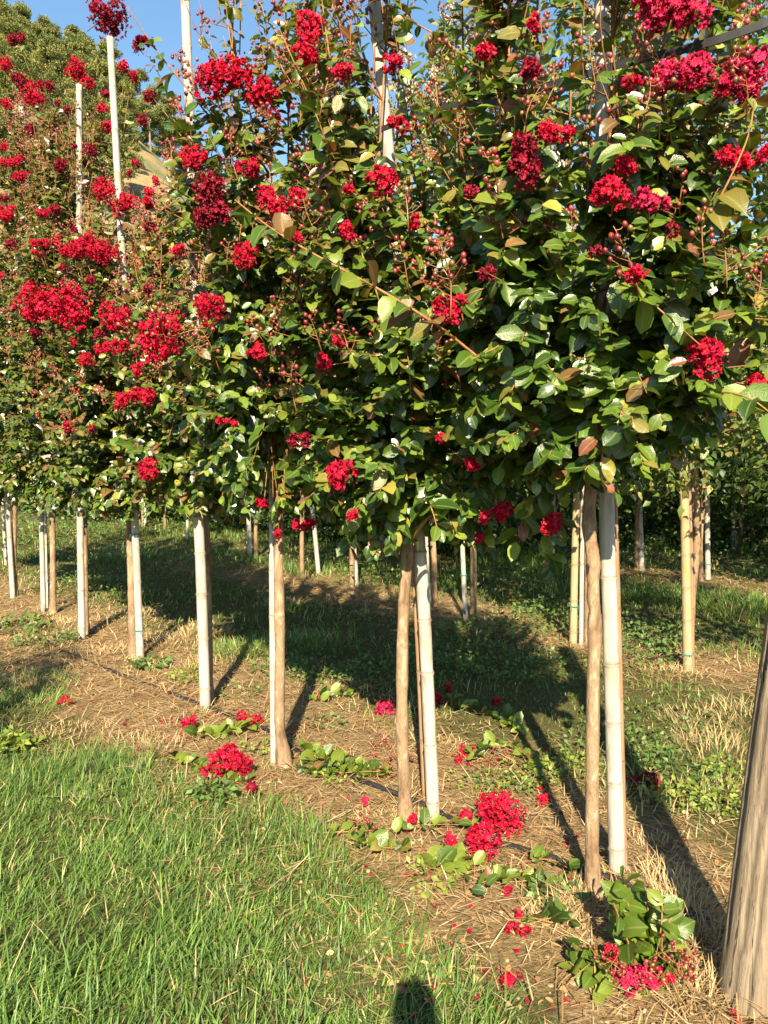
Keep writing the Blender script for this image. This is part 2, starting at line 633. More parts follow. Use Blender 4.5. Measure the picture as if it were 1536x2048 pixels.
def twig_leaves(P, L0, spacing, young, r, start=0.2, sunw=0.8, droop=0.3, outv=None):
    """leaf pairs along the polyline P."""
    seg = np.linalg.norm(np.diff(P, axis=0), axis=1)
    cum = np.concatenate([[0], np.cumsum(seg)])
    tot = cum[-1]
    s = np.arange(start * tot, tot, spacing)
    if len(s) == 0:
        s = np.array([tot * .8])
    s = np.repeat(s, 2) + r.normal(0, spacing * .22, 2 * len(s))
    s = np.clip(s, 0, tot)
    pos = np.stack([np.interp(s, cum, P[:, k]) for k in range(3)], -1)
    T = unit(np.stack([np.interp(s, cum, np.gradient(P[:, k])) for k in range(3)], -1))
    n = len(s)
    up = np.array([0, 0, 1.0])
    side = unit(np.cross(T, up + r.normal(0, .35, (n, 3))))
    sign = np.where(np.arange(n) % 2 == 0, 1, -1)[:, None]
    d = unit(0.45 * T + 0.85 * side * sign + r.normal(0, .28, (n, 3)) - np.array([0, 0, droop]))
    nr = unit(up * 0.55 + SUNV * sunw + r.normal(0, .42, (n, 3)) + (0 if outv is None else outv * .35))
    fr = s / tot
    L = L0 * r.uniform(.55, 1.25, n) * np.interp(fr, [0, .3, .8, 1], [.95, 1.08, .95, .6])
    # colour: older green, tips bronze
    q = r.random(n)
    yv = np.clip(young + 0.35 * (fr - .6), 0, 1)
    ci = np.where(q < .22, 0, np.where(q < .55, 1, np.where(q < .85, 2, 3)))
    q2 = r.random(n)
    ci = np.where(q2 < yv * .62, np.where(r.random(n) < .55, 4, np.where(r.random(n) < .7, 5, 6)), ci)
    ci = np.where(r.random(n) < .012, 7, ci)
    tint = LEAF_COLS[ci] * r.uniform(.75, 1.3, (n, 1))
    return dict(pos=pos, d=d, n=nr, len=L, ci=ci, tint=tint)


# ------------------------------------------------------------------ flower clusters and bud sprays (shared shapes)
def petal_floret(acc, c, ax, size, col, r):
    """one crinkled six-petalled flower."""
    ax = unit(ax)
    u = unit(np.cross(ax, r.normal(size=3)))
    v = np.cross(ax, u)
    g = np.linspace(0, 1, 4)
    for k in range(6):
        a = k * math.pi / 3 + r.normal(0, .15)
        e = math.cos(a) * u + math.sin(a) * v
        t = np.cross(ax, e)
        lift = r.uniform(.15, .75)
        S, W = np.meshgrid(g, np.linspace(-.5, .5, 4), indexing='ij')
        wid = np.interp(S, [0, .35, .75, 1], [.08, .35, .95, .75]) * size * .62
        z = lift * S * size * .5 + r.normal(0, .19, S.shape) * size * np.clip(S * 1.6, 0, 1)
        rr = S * size * (.55 + .08 * r.normal()) + r.normal(0, .05, S.shape) * size
        P = c + rr[..., None] * e + (W * wid)[..., None] * t + z[..., None] * ax
        I = np.arange(16).reshape(4, 4)
        F = np.stack([I[:-1, :-1], I[:-1, 1:], I[1:, 1:], I[1:, :-1]], -1).reshape(-1, 4)
        acc.add(P.reshape(-1, 3), F, col * r.uniform(.75, 1.25))
    # stamens
    for k in range(3):
        p = c + ax * size * r.uniform(.1, .3) + r.normal(0, .08, 3) * size
        q = r.normal(0, .05, (4, 3)) * size
        acc.add(p + q, [[0, 1, 2, 3]], (0.55, 0.33, 0.05))


def sphere_add(acc, c, rad, col, r, seg=6, rings=4, stretch=1.15):
    V, F = [], []
    for i in range(rings + 1):
        ph = math.pi * i / rings
        for j in range(seg):
            th = 2 * math.pi * j / seg
            rr = max(math.sin(ph), .12)
            V.append((rr * math.cos(th), rr * math.sin(th), math.cos(ph) * stretch))
    for i in range(rings):
        for j in range(seg):
            F.append((i * seg + j, (i + 1) * seg + j, (i + 1) * seg + (j + 1) % seg, i * seg + (j + 1) % seg))
    acc.add(np.array(V) * rad + c, F, col)


def flower_mesh(radius, lobes, nflo, col, seed, flat=0.8):
    r = np.random.default_rng(seed)
    acc = Acc()
    for l in range(lobes):
        lc = unit(r.normal(size=3)) * radius * (r.uniform(.35, .62) if lobes > 1 else 0)
        lc[2] *= flat
        lr = radius * (r.uniform(.42, .58) if lobes > 1 else .8)
        for k in range(nflo):
            d = unit(r.normal(size=3) + np.array([0, 0, .25]))
            c = lc + d * lr * r.uniform(.55, 1.0)
            petal_floret(acc, c, d + r.normal(0, .35, 3), r.uniform(.014, .022), np.asarray(col) * r.choice([.5, .8, 1.0, 1.2], p=[.08, .25, .44, .23]) + (np.array([.05, .012, .03]) if r.random() < .15 else 0), r)
    for k in range(6 * lobes):                      # unopened buds between the petals
        d = unit(r.normal(size=3))
        sphere_add(acc, d * radius * r.uniform(.5, 1.0), .0042, (.12, .02, .02), r, 5, 3)
    V, F = tube(np.array([[0, 0, -radius * 1.2], [0, 0, -radius * .5], [0, 0, .2 * radius]]), [.0028, .0025, .0015], 4)
    acc.add(V, F, (.2, .1, .04))
    return acc.mesh('flower_head', M['petal'])


RED = (0.50, 0.004, 0.036)
PINK = (0.52, 0.017, 0.085)
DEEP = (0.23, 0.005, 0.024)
WHITE = (0.5, 0.48, 0.38)
MAG = (0.36, 0.015, 0.13)
FLOW = {'red': [], 'pink': [], 'deep': []}
for cname, col in (('red', RED), ('pink', PINK), ('deep', DEEP)):
    for i, (rad, lob, nf) in enumerate([(.022, 1, 9), (.036, 2, 13), (.055, 4, 16), (.082, 8, 17), (.115, 14, 18)]):
        FLOW[cname].append((rad, [flower_mesh(rad, lob, nf, col, 100 + i * 10 + k) for k in range(2 if cname == 'red' else 1)]))
FLOW_WHITE = [flower_mesh(.07, 4, 6, WHITE, 900 + k) for k in range(2)]
FLOW_MAG = flower_mesh(.07, 4, 6, MAG, 950)


def bud_mesh(seed, n, spread, length, dark):
    r = np.random.default_rng(seed)
    acc = Acc()
    stem = smooth_path([(0, 0, -.05), (0, 0, length * .4), (r.normal(0, .01), r.normal(0, .01), length)], 6)
    V, F = tube(stem, np.linspace(.0024, .001, 6), 4)
    acc.add(V, F, (.22, .09, .035))
    for i in range(n):
        f = r.uniform(.15, 1)
        b = np.array([np.interp(f, np.linspace(0, 1, 6), stem[:, k]) for k in range(3)])
        a = r.uniform(0, 6.28)
        ln = spread * (1.15 - .6 * f) * r.uniform(.5, 1.1)
        e = b + np.array([math.cos(a) * ln, math.sin(a) * ln, ln * r.uniform(.2, .9)])
        V, F = tube(np.array([b, (b + e) / 2 + [0, 0, -.004], e]), [.0013, .001, .0009], 4, False)
        acc.add(V, F, (.25, .10, .04))
        c = np.array([(.16, .018, .02), (.22, .03, .03), (.13, .05, .02), (.17, .10, .03)][int(r.choice(4, p=[.4, .3, .2, .1]))]) * dark * r.uniform(.7, 1.3)
        sphere_add(acc, e, r.uniform(.0052, .0082), c, r, 7, 5)
    return acc.mesh('bud_head', M['bud'])


BUDS = [bud_mesh(10 + i, int(n), sp, ln, dk) for i, (n, sp, ln, dk) in enumerate([(9, .045, .09, 1), (13, .055, .12, .9), (7, .04, .07, 1.15), (16, .06, .14, .8), (11, .05, .10, 1.05)])]


def put_shared(name, me, parent, off, p, axis, spin, sc=(1, 1, 1)):
    o = bpy.data.objects.new(name, me)
    C.objects.link(o)
    o.parent = parent
    q = Vector([float(c) for c in axis]).to_track_quat('Z', 'Y').to_matrix() @ Matrix.Rotation(spin, 3, 'Z')
    m = q.to_4x4() @ Matrix.Diagonal((sc[0], sc[1], sc[2], 1))
    m.translation = Vector([float(c) for c in (np.asarray(p) - off)])
    o.matrix_basis = m
    return o


def put_flower(parent, off, p, radius, axis, kind='red', r=rng):
    opts = FLOW[kind]
    rad, mes = min(opts, key=lambda t: abs(math.log(t[0] * .95 / radius)))
    s = radius / (rad * .95)
    return put_shared('flower_cluster', mes[int(r.integers(len(mes)))], parent, off, p, axis, r.uniform(0, 6.28), (s * r.uniform(.9, 1.1), s * r.uniform(.9, 1.1), s))


# ------------------------------------------------------------------ front row of red crape myrtles
def trunk_from_px(pts, Y, r_px):
    P = np.array([at(x, y, Y) for x, y in pts])
    return P


class Tree:
    pass


front = []


def add_tree(key, base_px, trunk_px, rad, zb, zt, rmax, head=None):
    t = Tree()
    t.key = key
    g = ground(*base_px)
    t.base = np.array([g[0], g[1], float(gh(g[0], g[1]))])
    t.Y = g[1]
    P = [t.base - [0, 0, .05]] + [at(x, y, t.Y) for x, y in trunk_px]
    P[0][0] = P[1][0] if len(P) > 1 else P[0][0]
    P[0] = t.base - np.array([0, 0, .05])
    t.trunk = np.array(P)
    t.zb, t.zt, t.rmax, t.rad = zb, zt, rmax, rad
    t.ax = t.trunk[-1][:2]
    t.lean = (t.trunk[-1][:2] - t.base[:2]) * 0.3
    front.append(t)
    return t


tA = add_tree('A', (1187, 1784), [(1184, 1640), (1186, 1400), (1190, 1240), (1186, 1190), (1186, 1120), (1178, 1050), (1182, 960), (1186, 900), (1188, 840)], .0235, 1.42, 3.75, .60)
tB = add_tree('B', (812, 1634), [(808, 1560), (804, 1450), (806, 1250), (815, 1100), (818, 1000), (822, 930)], .0260, 1.12, 3.95, .62)
tC = add_tree('C', (572, 1528), [(564, 1490), (559, 1440), (560, 1300), (557, 1100), (556, 950), (553, 840), (553, 780)], .0265, 1.28, 4.15, .60)
tD = add_tree('D', (418, 1398), [(416, 1200), (410, 1000), (405, 900)], .026, 1.16, 3.45, .60)
tE = add_tree('E', (266, 1310), [(262, 1150), (258, 1000), (258, 900)], .030, 1.08, 3.6, .66)
tF = add_tree('F', (172, 1266), [(170, 1150), (168, 1000), (165, 900)], .027, 1.05, 4.7, .66)
tG = add_tree('G', (105, 1226), [(106, 1150), (104, 1000), (100, 920)], .030, 1.05, 4.9, .70)
tH = add_tree('H', (30, 1192), [(28, 1100), (30, 1000), (30, 920)], .030, 1.05, 5.0, .75)
tI = add_tree('I', (-70, 1165), [(-72, 1100), (-72, 1000), (-70, 930)], .030, 1.2, 5.0, .75)


def env_r(t, z):
    u = (z - t.zb) / (t.zt - t.zb)
    return t.rmax * np.interp(u, [-.05, 0, .08, .22, .5, .78, 1.0, 1.1], [.2, .45, .8, 1.0, .98, .74, .36, .1])


def axis_xy(t, z):
    return t.ax + t.lean * np.clip((z - 1.4), 0, 3) * 0.4


def crown_hit(px, py):
    """nearest front crown met by the sight line."""
    r_ = ray(px, py)
    best = None
    for t in front:
        ys = np.linspace(t.Y - 1.0, t.Y + .6, 60)
        P = np.array([0, 0, CAM_H]) + r_[None] * (ys / r_[1])[:, None]
        d = np.array([np.hypot(*(p[:2] - axis_xy(t, p[2]))) / max(env_r(t, p[2]), .02) for p in P])
        k = np.where(d < 1.0)[0]
        if len(k):
            if best is None or ys[k[0]] < best[0]:
                best = (ys[k[0]], t, P[k[0]])
    if best is None:
        cand = []
        for t in front:
            ys = np.linspace(t.Y - .8, t.Y + .3, 50)
            P = np.array([0, 0, CAM_H]) + r_[None] * (ys / r_[1])[:, None]
            d = np.array([np.hypot(*(p[:2] - axis_xy(t, p[2]))) + .6 * max(0, t.zb - p[2]) + .4 * max(0, p[2] - t.zt) for p in P])
            k = d.argmin()
            cand.append((d[k], ys[k], t, P[k]))
        c = min(cand, key=lambda q: q[0])
        best = (c[1], c[2], c[3])
    return best


# flower heads seen on the crowns: x, y, half width, half height, colour
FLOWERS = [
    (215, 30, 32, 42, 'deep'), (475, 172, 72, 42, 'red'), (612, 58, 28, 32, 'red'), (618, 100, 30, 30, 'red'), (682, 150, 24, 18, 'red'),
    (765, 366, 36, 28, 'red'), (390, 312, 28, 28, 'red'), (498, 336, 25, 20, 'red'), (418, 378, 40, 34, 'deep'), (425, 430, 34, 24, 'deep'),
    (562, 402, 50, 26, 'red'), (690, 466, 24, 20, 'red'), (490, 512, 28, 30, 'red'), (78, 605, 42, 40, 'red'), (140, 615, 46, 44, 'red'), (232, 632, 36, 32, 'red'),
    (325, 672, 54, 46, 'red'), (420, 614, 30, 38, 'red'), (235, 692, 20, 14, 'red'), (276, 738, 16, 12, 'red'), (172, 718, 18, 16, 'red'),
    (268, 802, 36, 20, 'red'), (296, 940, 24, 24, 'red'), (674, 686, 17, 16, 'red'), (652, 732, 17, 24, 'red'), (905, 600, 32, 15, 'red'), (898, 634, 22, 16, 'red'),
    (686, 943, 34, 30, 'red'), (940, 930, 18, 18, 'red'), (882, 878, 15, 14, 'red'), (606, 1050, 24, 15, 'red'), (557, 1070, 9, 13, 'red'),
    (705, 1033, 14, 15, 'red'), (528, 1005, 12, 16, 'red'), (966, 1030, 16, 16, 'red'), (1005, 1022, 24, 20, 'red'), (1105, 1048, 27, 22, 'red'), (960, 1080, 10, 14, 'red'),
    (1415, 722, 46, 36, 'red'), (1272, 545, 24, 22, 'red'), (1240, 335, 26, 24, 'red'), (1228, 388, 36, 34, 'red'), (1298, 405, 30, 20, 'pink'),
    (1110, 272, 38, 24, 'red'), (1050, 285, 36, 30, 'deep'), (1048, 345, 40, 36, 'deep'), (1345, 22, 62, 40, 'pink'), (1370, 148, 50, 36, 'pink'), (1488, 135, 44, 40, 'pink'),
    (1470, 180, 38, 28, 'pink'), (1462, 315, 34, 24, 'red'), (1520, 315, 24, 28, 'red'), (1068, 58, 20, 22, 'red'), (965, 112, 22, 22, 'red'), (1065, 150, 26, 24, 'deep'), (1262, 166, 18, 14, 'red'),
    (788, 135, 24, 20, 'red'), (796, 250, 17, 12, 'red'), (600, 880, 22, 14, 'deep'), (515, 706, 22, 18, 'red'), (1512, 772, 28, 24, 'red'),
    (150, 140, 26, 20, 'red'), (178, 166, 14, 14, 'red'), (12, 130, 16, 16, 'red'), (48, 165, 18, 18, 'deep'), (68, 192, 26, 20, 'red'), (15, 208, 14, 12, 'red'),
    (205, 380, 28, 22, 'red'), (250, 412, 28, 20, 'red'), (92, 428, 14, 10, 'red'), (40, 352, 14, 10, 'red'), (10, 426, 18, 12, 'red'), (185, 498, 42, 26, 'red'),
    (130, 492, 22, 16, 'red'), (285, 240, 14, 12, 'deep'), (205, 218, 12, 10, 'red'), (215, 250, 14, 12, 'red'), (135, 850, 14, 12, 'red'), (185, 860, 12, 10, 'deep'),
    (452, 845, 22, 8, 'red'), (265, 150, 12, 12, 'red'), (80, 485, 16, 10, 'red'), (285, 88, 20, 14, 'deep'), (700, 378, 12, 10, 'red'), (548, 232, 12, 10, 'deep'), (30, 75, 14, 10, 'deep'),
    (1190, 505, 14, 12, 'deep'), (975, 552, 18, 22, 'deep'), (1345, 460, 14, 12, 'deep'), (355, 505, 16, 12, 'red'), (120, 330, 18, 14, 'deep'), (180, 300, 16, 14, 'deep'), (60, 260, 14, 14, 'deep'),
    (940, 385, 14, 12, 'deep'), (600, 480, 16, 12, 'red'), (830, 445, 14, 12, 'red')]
for t in front:
    t.flowers, t.buds, t.leafsets, t.twigs, t.shoots = [], [], [], [], []
rf = np.random.default_rng(404)
for k in range(46):                       # the many small heads of the far end of the row
    q = rf.uniform(6, 14)
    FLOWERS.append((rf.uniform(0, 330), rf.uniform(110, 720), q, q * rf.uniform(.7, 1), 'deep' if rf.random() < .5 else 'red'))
for (x, y, rx, ry, kd) in FLOWERS:
    Yh, t, p = crown_hit(x, y)
    t.flowers.append((p, rx * Yh / F_PX, ry * Yh / F_PX, kd))

# long shoots that stand out of the crowns: tree, picture points with distances, leaf length, leaf spacing, young
SHOOTS = [
    (tA, [(1150, 850, 2.62), (1010, 757, 2.42), (880, 655, 2.32), (760, 580, 2.28), (640, 515, 2.27), (540, 455, 2.28), (470, 400, 2.32)], .080, .058, .55, .0052),
    (tA, [(1195, 640, 2.55), (1120, 520, 2.35), (1050, 455, 2.25), (985, 385, 2.22)], .075, .05, .3, .004),
    (tA, [(1180, 500, 2.5), (1240, 555, 2.2), (1320, 620, 2.1), (1400, 690, 2.06)], .088, .055, .15, .0042),
    (tA, [(1200, 520, 2.6), (1290, 330, 2.45), (1240, 200, 2.35), (1225, 90, 2.3)], .07, .05, .4, .004),
    (tA, [(1210, 820, 2.7), (1330, 560, 2.3), (1420, 430, 2.1), (1490, 290, 2.05), (1510, 200, 2.05)], .085, .055, .35, .0045),
    (tA, [(1215, 900, 2.7), (1380, 800, 2.3), (1480, 790, 2.1), (1560, 840, 2.02)], .10, .06, .05, .0042),
    (tA, [(1195, 820, 2.5), (1205, 880, 2.3), (1205, 960, 2.25), (1230, 985, 2.24)], .055, .04, .5, .003),
    (tB, [(835, 900, 3.2), (775, 650, 2.85), (690, 420, 2.75), (640, 250, 2.7), (560, 60, 2.7)], .075, .05, .4, .0045),
    (tC, [(560, 640, 3.8), (480, 330, 3.45), (400, 210, 3.35), (320, 110, 3.3), (255, 15, 3.28)], .078, .055, .35, .0055),
    (tC, [(560, 600, 3.8), (500, 320, 3.6), (600, 120, 3.5), (640, -40, 3.5)], .07, .055, .4, .005),
    (tB, [(830, 760, 3.2), (760, 500, 3.0), (690, 300, 2.95), (660, 120, 2.95), (640, -30, 2.95)], .07, .05, .5, .005),
    (tC, [(560, 800, 3.8), (500, 560, 3.45), (420, 470, 3.35), (330, 420, 3.3)], .07, .05, .4, .004),
    (tB, [(825, 780, 3.2), (900, 420, 3.0), (880, 250, 2.95), (860, 60, 2.95)], .07, .05, .5, .0045),
    (tB, [(830, 960, 3.1), (820, 760, 2.75), (812, 690, 2.7)], .06, .045, .3, .003),
    (tD, [(405, 860, 4.7), (380, 740, 4.3), (300, 640, 4.2), (230, 590, 4.2)], .07, .05, .3, .004),
    (tA, [(1188, 880, 2.72), (1100, 950, 2.8), (1050, 1030, 2.85), (1030, 1090, 2.9)], .085, .034, .05, .004),
    (tA, [(1188, 860, 2.75), (1120, 960, 2.9), (1090, 1060, 2.95), (1110, 1150, 3.0)], .085, .034, .05, .004),
    (tA, [(1188, 860, 2.7), (1080, 880, 2.75), (1000, 960, 2.8)], .088, .032, .05, .004),
    (tB, [(822, 950, 3.25), (900, 990, 3.05), (960, 1060, 3.0), (985, 1085, 3.0)], .085, .032, .05, .004),
    (tB, [(822, 950, 3.2), (930, 930, 3.0), (1020, 990, 2.95)], .085, .032, .05, .004),
    (tB, [(822, 950, 3.2), (740, 980, 2.95), (690, 1040, 2.9)], .085, .032, .05, .004),
    (tB, [(822, 950, 3.1), (860, 1010, 2.85), (880, 1080, 2.8)], .085, .034, .05, .004),
    (tC, [(553, 800, 3.8), (600, 930, 3.5), (640, 1000, 3.45)], .085, .034, .1, .004),
    (tC, [(553, 800, 3.9), (500, 900, 3.7), (480, 990, 3.7)], .085, .034, .1, .004),
    (tA, [(1190, 850, 2.5), (1200, 900, 2.35), (1170, 940, 2.3)], .085, .032, .1, .004),
    (tA, [(1190, 500, 2.6), (1010, 200, 2.5), (900, 90, 2.45), (800, 30, 2.45)], .07, .055, .5, .0045),
]
for (t, pts, L0, sp, yg, rad) in SHOOTS:
    P = smooth_path([at(x, y, Y) for x, y, Y in pts], 26)
    t.shoots.append((P, rad))
    t.leafsets.append(twig_leaves(P, L0 * 1.22, sp, yg, rng, 0.12, .9, .35))

NTW = {'A': 370, 'B': 400, 'C': 390, 'D': 380, 'E': 460, 'F': 640, 'G': 640, 'H': 600, 'I': 260}
for t in front:
    r = np.random.default_rng(ord(t.key) * 7)
    head = t.trunk[-1]
    # main shoots
    nm = 11
    for k in range(nm):
        a = k * 2.399 + r.uniform(0, .5)
        ztop = r.uniform(t.zb + .55 * (t.zt - t.zb), t.zt)
        rr = env_r(t, ztop) * r.uniform(.2, .75)
        top = np.array([*(axis_xy(t, ztop) + rr * np.array([math.cos(a), math.sin(a)])), ztop])
        mid = np.array([*(head[:2] * .5 + top[:2] * .5 + .12 * np.array([math.cos(a), math.sin(a)])), head[2] * .55 + ztop * .45])
        P = smooth_path([head - [0, 0, .06], head + (mid - head) * .35 + r.normal(0, .02, 3), mid, top], 18)
        t.shoots.append((P, .0085))
        t.leafsets.append(twig_leaves(P[6:], .075, .06, .5, r, .1, .6))
        if r.random() < .7:
            t.buds.append((P[-1], unit(P[-1] - P[-3])))
    mains = np.concatenate([s[0][2:] for s in t.shoots[-nm:]])
    # twigs fill the envelope, denser below
    for k in range(NTW[t.key]):
        u = r.beta(1.0, 1.75 if t.key in 'ABC' else 1.35 if t.key in 'DE' else 1.08)
        z = t.zb + (t.zt - t.zb) * u
        a = r.uniform(0, 2 * math.pi)
        if r.random() < .35:
            a = -math.pi / 2 + r.normal(0, .9)
        rr = env_r(t, z) * (r.uniform(.45, 1.08) ** .7)
        dirv = np.array([math.cos(a), math.sin(a)])
        p1 = np.array([*(axis_xy(t, z) + rr * dirv), z])
        dist = np.linalg.norm((mains - p1) * np.array([1, 1, .7]) + np.array([0, 0, .18]), axis=1)
        p0 = mains[dist.argmin()]
        if np.linalg.norm(p1 - p0) > .62:
            p0 = p1 + (p0 - p1) * .62 / np.linalg.norm(p1 - p0)
        out = np.array([*dirv, 0])
        low = u < .12
        mid = (p0 + p1) / 2 + out * .03 + np.array([0, 0, .05 if low else -.03]) + r.normal(0, .02, 3)
        P = smooth_path([p0, mid, p1], 7)
        t.twigs.append((P, .0032))
        young = float(np.interp(u, [0, .25, .5, .8], [.03, .12, .42, .7])) + (.15 if t.key in 'DEFGHI' else 0)
        L0 = float(np.interp(u, [0, .3, .7, 1], [.084, .076, .066, .056])) * r.uniform(.8, 1.15) * (1.1 if t.key in 'EFGHI' else 1)
        t.leafsets.append(twig_leaves(P, L0, .031 if u < .45 else .040, young, r, .1, .8, .3, out))
        if u > .22 and r.random() < .36 and rr > .6 * env_r(t, z):
            t.buds.append((p1, unit(p1 - mid + np.array([0, 0, .4]))))
    # a stalk for every flower head
    for (p, rx, ry, kd) in t.flowers:
        dist = np.linalg.norm((mains - p) + np.array([0, 0, .12]), axis=1)
        p0 = mains[dist.argmin()]
        if np.linalg.norm(p - p0) > .5:
            p0 = p + (p0 - p) * .5 / np.linalg.norm(p - p0)
        P = smooth_path([p0, (p0 + p) / 2 + [0, 0, .03], p], 7)
        t.twigs.append((P, .0034))
        t.leafsets.append(sub_leaves(twig_leaves(P, .06, .045, .4, r, .1), slice(0, -4)))
    t.L = cat_leaves(t.leafsets)
    if t.key in 'EFGHI':
        t.L['tint'] = t.L['tint'] * .8

CANE_GAPS = [([(748, 0), (778, 340)], 3.3), ([(1204, 0), (1206, 290)], 2.75), ([(388, 480), (393, 700)], 4.8), ([(370, 0), (378, 210)], 4.8), ([(245, 400), (255, 560)], 6.0), ([(158, 170), (160, 470)], 6.6), ([(220, 75), (240, 400)], 6.0), ([(544, 835), (546, 1000)], 3.9)]
SKY_GAPS = [(430, 100, 62, 90, .85), (820, 165, 65, 55, .8), (292, 350, 45, 65, .9), (290, 60, 35, 60, .8), (900, 60, 60, 60, .6), (975, 240, 60, 40, .6), (1270, 70, 45, 70, .6), (880, 290, 70, 40, .5), (120, 20, 170, 75, .7), (700, 40, 40, 60, .6)]
# leaves must not hide the flower heads: drop those right in front of a head
allp = np.concatenate([t.L['pos'] for t in front])
heads = [(p, max(rx, ry)) for t in front for (p, rx, ry, kd) in t.flowers]
for t in front:
    px, py, dep = project(t.L['pos'] + t.L['d'] * t.L['len'][:, None] * .5)
    keep = np.ones(len(px), bool)
    for (p, rad) in heads:
        hx, hy, hd_ = [q[0] for q in project(p)]
        rp = rad / hd_ * F_PX
        inside = ((px - hx) ** 2 + (py - hy) ** 2 < (rp * .95) ** 2) & (dep < hd_ + rad * .3) & (dep > hd_ - .55)
        keep &= ~inside
    # the crowns are open where canes, sky and hillside show
    rk = np.random.default_rng(ord(t.key))
    for pts_, Yc in CANE_GAPS:
        ys_ = [q[1] for q in pts_]
        cx = np.interp(py, ys_, [q[0] for q in pts_])
        g_ = (py > ys_[0]) & (py < ys_[-1]) & (np.abs(px - cx) < 27) & (dep < Yc) & (rk.random(len(px)) < .88)
        keep &= ~g_
    for (ex, ey, ax_, ay_, pr_) in SKY_GAPS:
        keep &= ~(((px - ex) / ax_) ** 2 + ((py - ey) / ay_) ** 2 < 1) | (rk.random(len(px)) > pr_)
    t.L = sub_leaves(t.L, keep)

# which leaves show largest: nearest leaf in each small patch of the view
cells = {}
for ti, t in enumerate(front):
    px, py, dep = project(t.L['pos'] + t.L['d'] * t.L['len'][:, None] * .5)
    t.dep, t.px, t.py = dep, px, py
    ok = (px > -10) & (px < W_PX + 10) & (py > -10) & (py < H_PX)
    for i in np.where(ok)[0]:
        k = (int(px[i] // 18), int(py[i] // 18))
        if k not in cells or dep[i] < cells[k][0]:
            cells[k] = (dep[i], ti, i)
vis = {ti: [] for ti in range(len(front))}
for dpt, ti, i in cells.values():
    vis[ti].append(i)

TREE_LABEL = {
    'A': 'red flowering tree nearest the thick wooden post, knobbly tan trunk beside a tall pale cane',
    'B': 'red flowering tree with straight trunk beside a thick leaning pale cane, second from wooden post',
    'C': 'red flowering tree whose trunk bulges at its foot, tied to a short slim cane',
    'D': 'red flowering tree behind the thick pale cane, fourth from the wooden post',
    'E': 'red flowering tree with tan trunk and cane side by side, fifth from the wooden post',
    'F': 'red flowering tree behind the single pale cane, sixth from the wooden post',
    'G': 'red flowering tree with slim tan trunk by two thin canes, seventh from the post',
    'H': 'red flowering tree at the left edge of the photo, eighth from the post',
    'I': 'red flowering tree just past the left edge, ninth from the post'}
for ti, t in enumerate(front):
    r = np.random.default_rng(ti + 50)
    if t.key == 'I':
        t.nleaf = 0
    root = thing('crape_myrtle_tree', t.base, TREE_LABEL[t.key], 'tree', 'red flowering trees in the front row')
    t.root = root
    P = smooth_path(t.trunk, 40)
    zz = np.clip(P[:, 2], 0, 3)
    rad = t.rad * np.interp(zz, [0, .05, .15, 1.2, 2], [1.45, 1.2, 1.0, .92, .75])
    if t.key == 'A':
        for zc, am in ((.93, .28), (1.17, .22), (1.30, .25)):
            rad = rad * (1 + am * np.exp(-((zz - zc) / .035) ** 2))
    if t.key == 'C':
        rad = rad * (1 + .25 * np.exp(-((zz - .05) / .05) ** 2))
    rad = rad * (1 + .04 * r.normal(size=len(rad)))
    V, F = tube(P, rad, 16, True, .03)
    link('trunk', mesh_np('trunk', V - t.base, F, M['bark']), root)
    for P, rd in t.shoots:
        V, F = tube(P, np.linspace(rd, rd * .4, len(P)), 6, True)
        link('branch', mesh_np('branch', V - t.base, F, M['shoot']), root)
    acc = Acc()
    for P, rd in t.twigs:
        V, F = tube(P, np.linspace(rd, rd * .45, len(P)), 4, False)
        acc.add(V, F)
    o = link('twigs', acc.mesh('twigs', M['shoot'], True, t.base), root)
    tag(o, kind='stuff')
    chosen = []
    if t.key in 'ABCDE':
        v = np.array(vis[ti])
        sc = t.L['len'][v] / t.dep[v]
        chosen = v[np.argsort(-sc)[:300]]
    mask = np.ones(len(t.L['pos']), bool)
    if len(chosen):
        mask[chosen] = False
        leaf_objects(t.L, chosen, root, t.base)
    o = link('foliage', leaves_mesh('foliage', sub_leaves(t.L, mask), M['leaf'], 0 if t.key in 'ABCD' else 1, t.base), root)
    tag(o, kind='stuff')
    for (p, rx, ry, kd) in t.flowers:
        out = np.array([*(p[:2] - axis_xy(t, p[2])), .12])
        if max(rx, ry) > 1.35 * min(rx, ry) and rx > ry:
            for sx in (-.62, 0, .62):
                put_flower(root, t.base, p + np.array([sx * rx, r.normal(0, .01), r.normal(0, .25) * ry]), ry * r.uniform(.85, 1.1), unit(out) + [0, 0, .4], kd, r)
        else:
            put_flower(root, t.base, p, (rx + ry) / 2 * 1.08, unit(out) + [0, 0, .4], kd, r)
    # bud sprays
    nb = {'A': 85, 'B': 95, 'C': 100, 'D': 70, 'E': 75, 'F': 70, 'G': 60, 'H': 40, 'I': 8}[t.key]
    bl = list(t.buds)
    bp = np.array([b[0] for b in bl])
    qx, qy, qd = project(bp)
    sc = np.where((qx > 0) & (qx < W_PX) & (qy > 0), 0, 5) + qd
    for k in np.argsort(sc)[:nb]:
        p, ax = bl[k]
        s = r.uniform(.75, 1.25)
        put_shared('bud_cluster', BUDS[int(r.integers(len(BUDS)))], root, t.base, p, ax + r.normal(0, .25, 3), r.uniform(0, 6.28), (s, s, s))


